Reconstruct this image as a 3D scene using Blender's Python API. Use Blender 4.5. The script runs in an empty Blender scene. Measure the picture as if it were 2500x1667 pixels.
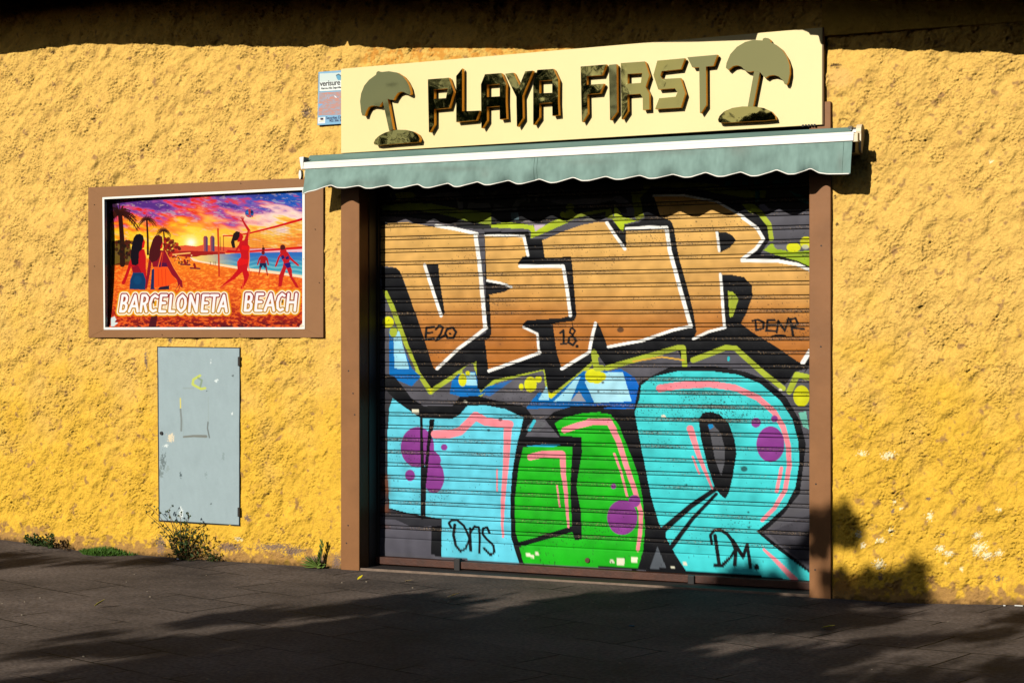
import bpy, bmesh, math, random
import numpy as np
from mathutils import Vector
random.seed(7); np.random.seed(7)
scene = bpy.context.scene
# ---------------------------------------------------------------- camera
FPX = 4300.0; CX = 1250.0; HY = 832.0          # focal length in photo pixels, centre, horizon row
YAW = math.atan(4300.0/9340.0); CAMD = 10.45; CAMH = 1.55
cs, sn = math.cos(YAW), math.sin(YAW)
cd = bpy.data.cameras.new('camera'); cam = bpy.data.objects.new('camera', cd)
scene.collection.objects.link(cam); scene.camera = cam
cd.sensor_width = 36; cd.lens = 36*FPX/2500.0; cd.clip_start = .05; cd.clip_end = 4000
cd.shift_y = (HY-833.5)/2500.0
cam.location = (0, -CAMD, CAMH); cam.rotation_euler = (math.pi/2, 0, YAW)
scene.render.resolution_x = 1024; scene.render.resolution_y = 682
# ---------------------------------------------------------------- light
SX, SZ = .23, .42                               # sunlight travels along (SX, 1, -SZ)
sdir = Vector((SX, 1, -SZ)).normalized()
elev = math.asin(-sdir.z)
sl = bpy.data.lights.new('sun', 'SUN'); sl.energy = 4.2; sl.angle = math.radians(.42); sl.color = (1, .955, .86)
so = bpy.data.objects.new('sun', sl); scene.collection.objects.link(so)
so.rotation_euler = sdir.to_track_quat('-Z', 'Y').to_euler(); so.location = (-4, -9, 6)
w = bpy.data.worlds.new('World'); scene.world = w; w.use_nodes = True
nt = w.node_tree; nt.nodes.clear()
sk = nt.nodes.new('ShaderNodeTexSky'); sk.sky_type = 'NISHITA'; sk.sun_disc = False
sk.sun_elevation = elev; sk.sun_rotation = math.atan2(-sdir.x, -sdir.y); sk.dust_density = .6; sk.air_density = .9; sk.altitude = 0
bg = nt.nodes.new('ShaderNodeBackground'); bg.inputs[1].default_value = .05
wo = nt.nodes.new('ShaderNodeOutputWorld')
nt.links.new(sk.outputs[0], bg.inputs[0]); nt.links.new(bg.outputs[0], wo.inputs[0])
vs = scene.view_settings; vs.view_transform = 'Standard'; vs.look = 'None'; vs.gamma = 1; vs.exposure = 0.0
vs.use_curve_mapping = False
scene.render.engine = 'CYCLES'; scene.cycles.max_bounces = 8; scene.cycles.diffuse_bounces = 0; scene.cycles.glossy_bounces = 4
# ---------------------------------------------------------------- measuring helpers
def at(px, py, Y=0.0):
    """point of the plane y=Y seen at a photograph pixel"""
    u = (px-CX)/FPX; v = (HY-py)/FPX
    t = (Y+CAMD)/(cs+u*sn)
    return ((-sn+u*cs)*t, Y, CAMH+v*t)
def pix(X, Y, Z):
    dx = X; dy = Y+CAMD
    d = -sn*dx+cs*dy; r = cs*dx+sn*dy
    return CX+FPX*r/d, HY-FPX*(Z-CAMH)/d
def on_ground(px, py, z=0.0):
    v = (HY-py)/FPX; t = (z-CAMH)/v; u = (px-CX)/FPX
    return ((-sn+u*cs)*t, (cs+u*sn)*t-CAMD, z)
def lin(c):
    c = np.asarray(c, float)/255.0
    return np.where(c <= .04045, c/12.92, ((c+.055)/1.055)**2.4)
def tag(o, label=None, cat=None, group=None, kind=None):
    if label: o['label'] = label
    if cat: o['category'] = cat
    if group: o['group'] = group
    if kind: o['kind'] = kind
    return o
def empty(name, loc, label, cat, group=None):
    o = bpy.data.objects.new(name, None); scene.collection.objects.link(o); o.location = loc
    o.empty_display_size = .1
    bpy.context.view_layer.update()
    return tag(o, label, cat, group)
def put(name, me, mat, parent=None):
    o = bpy.data.objects.new(name, me); scene.collection.objects.link(o)
    if mat:
        for m in (mat if isinstance(mat, (list, tuple)) else [mat]): me.materials.append(m)
    if parent:
        o.parent = parent; base = Vector((0, 0, 0)); p = parent
        while p: base += p.location; p = p.parent
        o.location = -base
    return o
class MB:
    """collects shapes in world coordinates and links them as one mesh"""
    def __init__(s): s.bm = bmesh.new()
    def box(s, x0, x1, y0, y1, z0, z1):
        v = [s.bm.verts.new(p) for p in ((x0,y0,z0),(x1,y0,z0),(x1,y1,z0),(x0,y1,z0),(x0,y0,z1),(x1,y0,z1),(x1,y1,z1),(x0,y1,z1))]
        for f in ((0,3,2,1),(4,5,6,7),(0,1,5,4),(1,2,6,5),(2,3,7,6),(3,0,4,7)): s.bm.faces.new([v[i] for i in f])
    def hexa(s, f, b):
        """front quad f and back quad b, same order"""
        v = [s.bm.verts.new(p) for p in f]+[s.bm.verts.new(p) for p in b]
        for q in ((0,1,2,3),(7,6,5,4),(0,4,5,1),(1,5,6,2),(2,6,7,3),(3,7,4,0)): s.bm.faces.new([v[i] for i in q])
    def prism(s, pts, d, holes=()):
        """flat outline pts (3D) pushed along vector d, filled with holes"""
        d = Vector(d); loops = [list(map(Vector, pts))]+[list(map(Vector, h)) for h in holes]
        edges = []; rims = []
        for lp in loops:
            vs_ = [s.bm.verts.new(p) for p in lp]; rims.append(vs_)
            for i in range(len(vs_)): edges.append(s.bm.edges.new((vs_[i], vs_[(i+1) % len(vs_)])))
        r = bmesh.ops.triangle_fill(s.bm, use_beauty=True, use_dissolve=False, edges=edges)
        fs = [g for g in r['geom'] if isinstance(g, bmesh.types.BMFace)]
        m = {}
        for vs_ in rims:
            for v in vs_: m[v] = s.bm.verts.new(v.co+d)
        for f in fs: s.bm.faces.new([m[v] for v in reversed(f.verts)])
        for vs_ in rims:
            for i in range(len(vs_)):
                a, b = vs_[i], vs_[(i+1) % len(vs_)]; s.bm.faces.new((a, b, m[b], m[a]))
    def tube(s, pts, r0, r1=None, n=8, cap=True):
        r1 = r0 if r1 is None else r1; pts = [Vector(p) for p in pts]; rings = []
        for i, p in enumerate(pts):
            t = (pts[min(i+1, len(pts)-1)]-pts[max(i-1, 0)]).normalized()
            a = t.cross(Vector((0, 0, 1)));
            if a.length < .05: a = t.cross(Vector((0, 1, 0)))
            a.normalize(); b = t.cross(a); r = r0+(r1-r0)*i/max(1, len(pts)-1)
            rings.append([s.bm.verts.new(p+a*r*math.cos(2*math.pi*k/n)+b*r*math.sin(2*math.pi*k/n)) for k in range(n)])
        for A, B in zip(rings, rings[1:]):
            for k in range(n): s.bm.faces.new((A[k], A[(k+1) % n], B[(k+1) % n], B[k]))
        if cap: s.bm.faces.new(rings[0]); s.bm.faces.new(list(reversed(rings[-1])))
    def build(s, name, mat, parent=None, bevel=0, smooth=False):
        bmesh.ops.recalc_face_normals(s.bm, faces=s.bm.faces)
        me = bpy.data.meshes.new(name); s.bm.to_mesh(me); s.bm.free()
        if smooth: me.polygons.foreach_set('use_smooth', [True]*len(me.polygons))
        o = put(name, me, mat, parent)
        if bevel:
            m = o.modifiers.new('bevel', 'BEVEL'); m.width = bevel; m.segments = 2; m.limit_method = 'ANGLE'; m.angle_limit = .7
        return o
def grid_mesh(name, V, col=None, keep=None, smooth=True):
    """V: H x W x 3 vertex array; col: H x W x 3 linear colours; keep: (H-1)x(W-1) mask"""
    H, W, _ = V.shape
    idx = np.arange(H*W).reshape(H, W)
    q = np.stack([idx[:-1, :-1], idx[:-1, 1:], idx[1:, 1:], idx[1:, :-1]], -1)
    q = q[keep] if keep is not None else q.reshape(-1, 4)
    used = np.zeros(H*W, bool); used[q.ravel()] = True
    rm = np.cumsum(used)-1; q = rm[q]; P = V.reshape(-1, 3)[used]
    me = bpy.data.meshes.new(name)
    me.vertices.add(len(P)); me.vertices.foreach_set('co', P.astype(np.float32).ravel())
    me.loops.add(q.size); me.loops.foreach_set('vertex_index', q.astype(np.int32).ravel())
    me.polygons.add(len(q)); me.polygons.foreach_set('loop_start', np.arange(0, q.size, 4, dtype=np.int32))
    me.update(calc_edges=True)
    if smooth: me.polygons.foreach_set('use_smooth', np.ones(len(q), bool))
    if col is not None:
        a = me.color_attributes.new('paint', 'FLOAT_COLOR', 'POINT')
        C = np.ones((len(P), 4), np.float32); C[:, :3] = col.reshape(-1, 3)[used]
        a.data.foreach_set('color', C.ravel())
    return me
def fnoise(H, W, dx, lo, hi, ang=None, stretch=1.0, seed=0):
    """band-limited noise, wavelengths lo..hi metres, unit variance; stretched along ang"""
    r = np.random.RandomState(seed)
    F = np.fft.rfft2(r.randn(H, W))
    ky = np.fft.fftfreq(H, dx)[:, None]; kx = np.fft.rfftfreq(W, dx)[None, :]
    if ang is not None:
        a = kx*math.cos(ang)+ky*math.sin(ang); b = -kx*math.sin(ang)+ky*math.cos(ang)
        k = np.sqrt((a*stretch)**2+b**2)
    else: k = np.sqrt(kx**2+ky**2)+0*ky
    k = k+1e-9; g = np.exp(-(k*lo)**2/2*1.2)*(1-np.exp(-(k*hi)**2/2*1.2))/k**.9
    n = np.fft.irfft2(F*g, s=(H, W)); n -= n.mean(); return n/n.std()
def smooth(a, b, x):
    t = np.clip((x-a)/(b-a), 0, 1); return t*t*(3-2*t)
class Paint:
    """rasterises outlines given in photo pixels onto a surface grid (px, py per vertex)"""
    def __init__(s, px, py, base):
        s.px, s.py = px, py; s.c = np.zeros(px.shape+(3,)); s.c[:] = lin(base); s.ox = s.oy = 0; s.s = 1.0
    def zone(s, ox, oy, sc): s.ox, s.oy, s.s = ox, oy, sc; return s
    def _t(s, pts): return [(s.ox+x/s.s, s.oy+y/s.s) for x, y in pts]
    def _win(s, P, m):
        x0 = min(p[0] for p in P)-m; x1 = max(p[0] for p in P)+m; y0 = min(p[1] for p in P)-m; y1 = max(p[1] for p in P)+m
        M = (s.px > x0) & (s.px < x1) & (s.py > y0) & (s.py < y1)
        r = np.where(M.any(1))[0]; c = np.where(M.any(0))[0]
        if len(r) == 0 or len(c) == 0: return None
        return slice(r[0], r[-1]+1), slice(c[0], c[-1]+1)
    def put(s, w, mask, color):
        a = np.clip(mask, 0, 1)[..., None]
        col = color if isinstance(color, np.ndarray) and color.ndim == 3 else lin(color)
        s.c[w] = s.c[w]*(1-a)+col*a
    def mask(s, P, w):
        x = s.px[w]; y = s.py[w]; m = np.zeros(x.shape, bool)
        for (x1, y1), (x2, y2) in zip(P, P[1:]+P[:1]):
            if y1 == y2: continue
            m ^= ((y1 > y) != (y2 > y)) & (x < (x2-x1)*(y-y1)/(y2-y1)+x1)
        return m
    def fill(s, pts, color, a=1.0):
        P = s._t(pts); w = s._win(P, 1)
        if w: s.put(w, s.mask(P, w)*a, color)
    def fill_fn(s, pts, fn):
        P = s._t(pts); w = s._win(P, 1)
        if w: s.put(w, s.mask(P, w)*1.0, fn(s.px[w], s.py[w]))
    def dist(s, pts, wd, wd2=None):
        P = s._t(pts); h = wd/2/s.s; h2 = (wd2 if wd2 is not None else wd)/2/s.s; w = s._win(P, max(h, h2)+1)
        if not w: return None, None
        x = s.px[w]; y = s.py[w]; best = np.full(x.shape, 1e9)
        L = [math.hypot(b[0]-a[0], b[1]-a[1]) for a, b in zip(P, P[1:])]; T = sum(L) or 1; acc = 0
        for (a, b), l in zip(zip(P, P[1:]), L):
            dx, dy = b[0]-a[0], b[1]-a[1]; t = np.clip(((x-a[0])*dx+(y-a[1])*dy)/(l*l+1e-9), 0, 1)
            r = h+(h2-h)*(acc+t*l)/T
            best = np.minimum(best, np.hypot(x-a[0]-t*dx, y-a[1]-t*dy)-r); acc += l
        return w, best
    def line(s, pts, wd, color, wd2=None, a=1.0, soft=.8):
        w, d = s.dist(pts, wd, wd2)
        if w: s.put(w, np.clip(.5-d/soft, 0, 1)*a, color)
    def dot(s, x, y, rx, color, ry=None, a=1.0, soft=1.0):
        ry = ry or rx; cx, cy = s.ox+x/s.s, s.oy+y/s.s; rx /= s.s; ry /= s.s
        w = s._win([(cx-rx, cy-ry), (cx+rx, cy+ry)], 3)
        if not w: return
        d = (np.hypot((s.px[w]-cx)/rx, (s.py[w]-cy)/ry)-1)*min(rx, ry)
        s.put(w, np.clip(.5-d/soft, 0, 1)*a, color)
# ---------------------------------------------------------------- materials
def mat(name, col, rough=.6, metal=0.0, bump=0.0, bscale=60, var=0.0, vscale=8, spec=.5, attr=None, detail=6):
    m = bpy.data.materials.new(name); m.use_nodes = True; n = m.node_tree; N = n.nodes; L = n.links
    b = N['Principled BSDF']; b.inputs['Roughness'].default_value = rough; b.inputs['Metallic'].default_value = metal
    b.inputs['Specular IOR Level'].default_value = spec
    tc = N.new('ShaderNodeTexCoord')
    if attr:
        a = N.new('ShaderNodeAttribute'); a.attribute_name = attr; src = a.outputs['Color']
    else:
        r = N.new('ShaderNodeRGB'); r.outputs[0].default_value = (*[float(v) for v in lin(col)], 1); src = r.outputs[0]
    if var:
        t = N.new('ShaderNodeTexNoise'); t.inputs['Scale'].default_value = vscale; t.inputs['Detail'].default_value = detail
        t.inputs['Roughness'].default_value = .65
        L.new(tc.outputs['Object'], t.inputs['Vector'])
        mr = N.new('ShaderNodeMapRange'); mr.inputs[1].default_value = .3; mr.inputs[2].default_value = .7
        mr.inputs[3].default_value = 1-var; mr.inputs[4].default_value = 1+var
        L.new(t.outputs[0], mr.inputs[0])
        mx = N.new('ShaderNodeVectorMath'); mx.operation = 'SCALE'; L.new(src, mx.inputs[0]); L.new(mr.outputs[0], mx.inputs['Scale'])
        src = mx.outputs[0]
    L.new(src, b.inputs['Base Color'])
    if bump:
        t2 = N.new('ShaderNodeTexNoise'); t2.inputs['Scale'].default_value = bscale; t2.inputs['Detail'].default_value = 8
        t2.inputs['Roughness'].default_value = .6; L.new(tc.outputs['Object'], t2.inputs['Vector'])
        bp = N.new('ShaderNodeBump'); bp.inputs['Strength'].default_value = 1; bp.inputs['Distance'].default_value = bump
        L.new(t2.outputs[0], bp.inputs['Height']); L.new(bp.outputs[0], b.inputs['Normal'])
    return m
# ================================================================= building
R_DEPTH = .23                                    # shutter set back from the wall face
def ex(px, Y=0.0): return at(px, 800, Y)[0]
def ez(px, py, Y=0.0): return at(px, py, Y)[2]
base_pts = [(-900, 1290), (0, 1316), (120, 1332), (190, 1343), (500, 1366), (834, 1388), (1400, 1420), (2028, 1459), (2200, 1472), (2500, 1476), (3200, 1480)]
bX = np.array([at(x, y)[0] for x, y in base_pts]); bZ = np.array([at(x, y)[2] for x, y in base_pts])
def gz(x): return np.interp(x, bX, bZ)
# ---- wall
DX = .005
wx0, wx1, wz0, wz1 = -10.2, .5, -.12, 4.32
nx = int((wx1-wx0)/DX)+1; nz = int((wz1-wz0)/DX)+1
GX, GZ = np.meshgrid(wx0+np.arange(nx)*DX, wz0+np.arange(nz)*DX)
A = math.radians(58)
big = fnoise(nz, nx, DX, .075, .4, A-.1, 1.6, 1)
med = fnoise(nz, nx, DX, .03, .16, A-.2, 1.5, 2)
crumb = np.abs(fnoise(nz, nx, DX, .020, .09, A-.5, 1.3, 3)); crumb2 = np.abs(fnoise(nz, nx, DX, .012, .045, None, 1, 9))
sml = fnoise(nz, nx, DX, .010, .035, None, 1, 3)
tiny = fnoise(nz, nx, DX, .004, .014, None, 1, 4)
lump = fnoise(nz, nx, DX, .25, 1.5, None, 1, 5)
modu = smooth(-.7, 1.1, fnoise(nz, nx, DX, .10, .7, A, 1.5, 6))
crev = fnoise(nz, nx, DX, .012, .11, A-.35, 2.2, 8); rid = np.abs(fnoise(nz, nx, DX, .05, .3, A, 1.8, 10))
H = .0052*big + .0020*med + (.0012+.0058*modu)*np.minimum(crumb, 1.6) + (.0022+.0042*modu)*np.minimum(crumb2, 1.5) + .0007*tiny + .006*lump
H -= .0090*(.25+.75*modu)*(1-smooth(0, .12, rid)) + .012*(.25+modu)*smooth(1.6, 2.5, crev)           # torn creases and pits in the render coat
PX, PY = pix(GX, 0*GX, GZ)
# smooth trowelled margins beside the frames, the meter door and along the foot of the wall
def near_rect(x0, x1, y0, y1, m):
    dx = np.maximum(np.maximum(x0-PX, PX-x1), 0); dy = np.maximum(np.maximum(y0-PY, PY-y1), 0)
    return 1-smooth(0, m, np.hypot(dx, dy)+ 6*med)
flat = np.zeros_like(H)
for r in ((384, 588, 846, 1283, 26), (784, 870, 470, 1388, 22), (1975, 2040, 230, 1460, 30), (2030, 2090, 150, 200, 26), (775, 830, 300, 345, 24)):
    flat = np.maximum(flat, near_rect(*r))
foot = 1-smooth(.02, .17, GZ-gz(GX)+.025*big)
flat = np.maximum(flat, .75*foot)
H -= H.mean()*.8; H = np.clip(H, -.05, .0175); H = H*(1-.80*flat)
for r in ((217, 788, 459, 823), (386, 585, 849, 1280), (833, 880, 300, 1400), (1970, 2026, 246, 1470), (778, 860, 178, 305), (834, 2007, 60, 380)):
    H = np.where((PX > r[0]) & (PX < r[1]) & (PY > r[2]) & (PY < r[3]), np.minimum(H, .003), H)
# cracks
def crack(pts, wd, dep):
    pc = Paint(PX, PY, (0, 0, 0)); w_, d = pc.dist(pts, wd)
    if w_ is None: return
    H[w_] -= dep*np.clip(.6-d/1.6, 0, 1)
for pts in ([(316,378),(326,381),(355,384),(402,389),(408,372),(411,358)], [(402,389),(440,382),(470,385)],
            [(700,185),(716,190),(735,200),(748,230),(760,243)], [(455,215),(452,240),(460,262),(470,292)],
            [(2083,190),(2076,205),(2072,220),(2062,236),(2056,238)], [(2078,290),(2068,300),(2058,308),(2044,318)],
            [(2055,1165),(2064,1150),(2068,1132),(2085,1105)], [(2062,1290),(2064,1330),(2057,1370)], [(2130,1400),(2180,1395)],
            [(1985+42,160),(2048,158),(2060,162)], [(380,1275),(384,1290),(376,1312)], [(597,1280),(600,1300),(590,1316)],
            [(2070,350),(2150,300),(2200,290)], [(2150,700),(2162,735),(2150,760)], [(2240,560),(2260,545),(2290,540)]):
    j = [(x+random.uniform(-2, 2), y+random.uniform(-2, 2)) for x, y in pts]
    crack(j, 1.5, .006)
wp = Paint(PX, PY, (0, 0, 0))
# ochre paint: paler above, deeper yellow coat towards the street
t = smooth(700, 1150, PY+60*lump)[..., None]*np.ones(3)
top = lin((237, 190, 98)); bot = lin((233, 184, 64))
wp.c = top*(1-t)+bot*t
v = fnoise(nz, nx, DX, .05, .6, None, 1, 11)[..., None]; v2 = fnoise(nz, nx, DX, .01, .05, None, 1, 12)[..., None]
wp.c *= 1+.035*v+.045*v2
dirt = smooth(.9, 2.4, fnoise(nz, nx, DX, .02, .3, A, 1.6, 13)+.5*tiny)[..., None]
wp.c = wp.c*(1-.35*dirt)+lin((165, 112, 62))*.35*dirt
# rusty orange streaking above the sign
st = (smooth(860, 900, PX)*(1-smooth(1380, 1500, PX))*smooth(100, 118, PY)*(1-smooth(150, 175, PY))*smooth(-.6, .9, fnoise(nz, nx, DX, .03, .25, None, 1, 14)))[..., None]
wp.c = wp.c*(1-.6*st)+lin((214, 132, 40))*.6*st
# worn render along the foot
ft = fnoise(nz, nx, DX, .03, .35, None, 1, 15)
lowm = 1-smooth(.0, .19, GZ-gz(GX))
wr = (smooth(.15, .75, lowm*1.25+.36*ft-.25)*.8)[..., None]
wp.c = wp.c*(1-wr)+lin((160, 118, 78))*wr
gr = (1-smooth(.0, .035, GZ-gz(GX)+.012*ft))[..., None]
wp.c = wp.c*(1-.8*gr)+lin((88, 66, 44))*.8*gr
def blot(x, y, rx, ry, col, a=.9, rough_=.7, seed=0):
    w_ = wp._win([(x-rx*1.8, y-ry*1.8), (x+rx*1.8, y+ry*1.8)], 2)
    if not w_: return
    d = np.hypot((wp.px[w_]-x)/rx, (wp.py[w_]-y)/ry)+rough_*(.45*sml[w_]+.3*tiny[w_])
    wp.put(w_, (1-smooth(.75, 1.1, d))*a, col)
for (x, y, rx, ry) in ((748,275,9,11),(357,878,4,20),(416,831,5,7),(604,1264,6,8),(392,1330,10,20),(562,1335,26,9),(668,1335,40,8),(716,1345,26,10),
                       (822,1372,9,18),(2265,1216,5,4),(2178,1248,4,7),(2150,1408,6,8),(2438,1412,8,6),(770,1366,22,9),(2300,1305,5,4),(590,200,2,2)):
    blot(x, y, rx, ry, (128, 106, 96), .9)
for (x, y, rx, ry) in ((2296,1338,9,6),(2316,1349,11,6),(2392,1335,14,8),(2384,1346,7,9),(2410,1356,12,7),(2437,1350,8,6),(2147,1377,10,9),(2271,1260,7,7),
                       (2183,1226,4,4),(2095,1305,6,6),(2106,1332,6,5),(2347,1388,5,4),(2385,1307,8,7),(2150,1320,8,6),(2165,1114,10,5),(2172,1110,12,6),(2105,1107,8,5),
                       (2310,1374,5,3),(2420,395,4,4),(2175,1295,6,5),(2440,1243,6,4),(585,1315,8,4),(2200,1240,4,3)):
    blot(x, y, rx, ry, (252, 236, 190), .95, .9)
for (x, y, rx, ry) in ((2038,160,14,4),(2045,166,8,3),(128,128,5,3),(716,292,3,4),(2040,480,3,5),(2044,548,4,4),(2104,880,3,3),(606,328,5,3)):
    blot(x, y, rx, ry, (60, 44, 34), .9)
blot(2050, 190, 34, 26, (240, 190, 110), .8, .3)
blot(2070, 1425, 40, 22, (205, 140, 62), .5, .6)
# openings: doorway and poster box
door_x0, door_x1 = ex(850), ex(2008); door_z1 = ez(1400, 262)
px0, px1 = ex(232), ex(770); pz0 = ez(500, 815); pz1 = ez(500, 455)
cxm = (GX[:-1, :-1]+GX[1:, 1:])/2; czm = (GZ[:-1, :-1]+GZ[1:, 1:])/2
keep = ~((cxm > door_x0) & (cxm < door_x1) & (czm < door_z1)) & ~((cxm > px0) & (cxm < px1) & (czm > pz0) & (czm < pz1))
V = np.stack([GX, -H, GZ], -1)
bld = empty('building', (-5, .5, 0), 'yellow ochre roughcast building with a shuttered shop doorway', 'building')
m_wall = mat('stucco', None, .9, attr='paint', bump=.0065, bscale=80, spec=.1, var=.05, vscale=40)
wall = put('wall', grid_mesh('wall', V, wp.c, keep), m_wall, bld)
# plain continuation of the wall outside the detailed stretch, and the masonry behind it
m_wall2 = mat('stucco_plain', (233, 186, 84), .9, bump=.055, bscale=13, spec=.1, var=.08)
b = MB(); b.box(-24, wx0, -.004, .3, -.4, 7.5); b.box(wx1, 9, -.004, .3, -.4, 7.5); b.box(wx0, wx1, -.004, .3, wz1, 7.5)
b.box(wx0, px0-.01, .03, .3, -.3, wz1); b.box(px1+.01, door_x0-.04, .03, .3, -.3, wz1); b.box(px0-.01, px1+.01, .12, .3, -.3, wz1)
b.box(px0-.01, px1+.01, .03, .12, -.3, pz0-.01); b.box(px0-.01, px1+.01, .03, .12, pz1+.01, wz1)
b.box(door_x0-.04, door_x1+.04, .03, .3, door_z1+.02, wz1); b.box(door_x1+.04, wx1, .03, .3, -.3, wz1)
b.build('masonry', m_wall2, bld)
# ---- roof overhang: soffit slab with a fascia whose broken lower edge draws the shadow line
Q = .70
edge = [(-900, 150, 0), (-300, 150, 0), (0, 137, 0), (60, 127, 0), (120, 118, 0), (180, 110, 0), (330, 108, 0), (460, 112, 0), (640, 114, 0), (842, 113, 0), (850, 100, 0),
        (854, 114, 0), (872, 112, 0), (880, 111, 0), (890, 115, 0), (1000, 118, 0), (1150, 119, 0), (1300, 118, 0), (1460, 109, -.05), (1600, 104, -.05), (1700, 103, -.05), (1845, 98, -.05),
        (1850, 82, -.05), (1868, 77, -.05), (1890, 74, -.05), (1918, 71, -.05), (1922, 74, -.05), (1960, 74, -.05), (1974, 80, -.05), (1978, 86, -.05), (1997, 87, -.05), (2002, 96, -.05), (2005, 109, -.05), (2016, 108, -.05),
        (2050, 119, 0), (2150, 120, 0), (2300, 125, 0), (2420, 128, 0), (2600, 140, 0), (3300, 170, 0)]
E = []
for x, y, Y in edge:
    X, _, Z = at(x, y, Y); dlt = Q+Y
    E.append((X-SX*dlt, -Q, Z+SZ*dlt))
E.append((9.0, -Q, E[-1][2])); E.append((-24.0, -Q, E[0][2]))
E.sort(key=lambda p: p[0])
m_eave = mat('eave_wood', (52, 34, 24), .85, bump=.006, bscale=30, var=.25)
b = MB(); topz = 4.9
b.prism([(x, y, z) for x, y, z in E]+[(E[-1][0], -Q, topz), (E[0][0], -Q, topz)], (0, .03, 0))
ev = b.build('eave', m_eave, bld)
b = MB(); b.box(E[0][0], E[-1][0], -Q+.031, -.02, topz-.12, topz); b.build('soffit', m_eave, ev)
b = MB()   # beam under the soffit, right of the sign
zb = ez(2100, 84)
b.box(ex(2010), ex(2900), -.035, .0, zb, zb+.5)
b.build('beam', m_wall2, ev, .004)
# ---- door frame
m_brown = mat('brown_sheet', (144, 98, 60), .5, bump=.0014, bscale=11, var=.13, vscale=4, spec=.2)
m_dark = mat('dark_metal', (30, 26, 24), .6)
FY = -.03
df = MB(); xl0, xl1 = ex(832, FY), ex(877, FY); ztop = 2.78
df.hexa([(xl0, FY, -.02), (xl1, FY, -.02), (xl1, FY, ztop), (xl0, FY, ztop)], [(xl0, .3, -.02), (xl1, .3, -.02), (xl1, .3, ztop), (xl0, .3, ztop)])
frame = MB(); frame.box(ex(832, FY), ex(2010, FY), FY+.006, .3, ez(1400, 330)-.0, ez(1400, 282))
frame = frame.build('door_frame', m_brown, bld, .003)
df.build('post', m_brown, frame, .004)
df = MB(); xr0, xr1 = ex(1975.5, FY), ex(2028, FY); zt = ez(2020, 248, FY)
df.box(xr0, xr1, FY, .30, -.03, zt); df.build('post', m_brown, frame, .004)
for (x, y) in ((851, 905), (862, 960), (866, 1012), (850, 1282), (846, 1325), (2004, 846), (1992, 1181), (2005, 600), (1990, 1390)):
    df = MB(); X, Y, Z = at(x, y, FY); df.tube([(X, FY+.002, Z), (X, FY-.003, Z)], .005, n=8); df.build('rivet', m_dark, frame)
# reveal lining and threshold
df = MB(); df.box(xl1-.004, xr0+.004, .40, .46, -.05, 2.9); df.box(xl1+.02, xr0-.02, -.01, .40, 2.72, 2.76); df.build('shutter_box', m_dark, frame)
# ---- roller shutter curtain
SY = R_DEPTH
sx0 = at(932, 900, SY)[0]; sx1 = xr0+.03
zb1 = at(939.8, 1352.7, SY)[2]; zl = at(934, 578, SY)[2]; z1311 = at(939, 1311, SY)[2]
per = (zl-z1311)/24.0
zbar = zb1
prof = [(.0,0),(.012,.008),(.045,.010),(.062,.001),(.075,-.001),(.12,-.001),(.16,-.001),(.21,-.001),(.25,-.001),(.262,0),(.276,.008),(.308,.010),(.325,.001),(.34,-.0015),
        (.40,-.0019),(.46,-.0022),(.52,-.0024),(.58,-.0026),(.64,-.0026),(.70,-.0025),(.76,-.0024),(.82,-.0022),(.88,-.0019),(.94,-.0014),(.975,-.0008)]
rows = []
z = zl+6*per
k = 0
while z > z1311-.3*per:
    for t_, o_ in prof: rows.append((z-t_*per, o_, t_))
    z -= per
rows = [r for r in rows if r[0] > z1311-.02*per]
zz = z1311-.02*per
for i in range(12):
    f = i/11; rows.append((zz+(zbar-.01-zz)*f-1e-4, -.002-.003*math.sin(math.pi*f), .6))
rz = np.array([r[0] for r in rows]); ro = np.array([r[1] for r in rows]); rt = np.array([r[2] for r in rows])
ncol = 760; cxs = np.linspace(sx0-.03, sx1, ncol)
SGX, SGZ = np.meshgrid(cxs, rz)
dnt = fnoise(len(rz), ncol, .004, .1, .8, None, 1, 21)
SV = np.stack([SGX, SY+ro[:, None]+.0012*dnt, SGZ], -1)
spx, spy = pix(SGX, SY+0*SGX, SGZ)
g = Paint(spx, spy, (86, 84, 92))
K = (11, 12, 17); W_ = (252, 250, 244); OL = (168, 182, 52); YE = (214, 214, 20); CY = (98, 205, 228); CT = (66, 208, 212); GN = (28, 178, 26); PK = (246, 140, 152); PU = (134, 56, 140); BL = (0, 108, 186); LB = (160, 220, 240); GR = (86, 84, 92)
Az = (900, 420, 3.1367); Bz = (1450, 420, 3.1367); Cz = (900, 900, 3.1367); Dz = (1450, 900, 2.7033); T1 = (900, 430, 7.127); T2 = (1200, 430, 7.127); T3 = (1500, 430, 4.8)
def N_(zn, pts): return [(zn[0]+x/zn[2], zn[1]+y/zn[2]) for x, y in pts]
def Z(zn): return g.zone(*zn)
def N(): return g.zone(0, 0, 1)
# near-black fill across the top of the curtain
N().fill([(900, 380), (1990, 360), (1990, 515), (1700, 500), (1180, 560), (900, 545)], (34, 34, 36))
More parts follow.
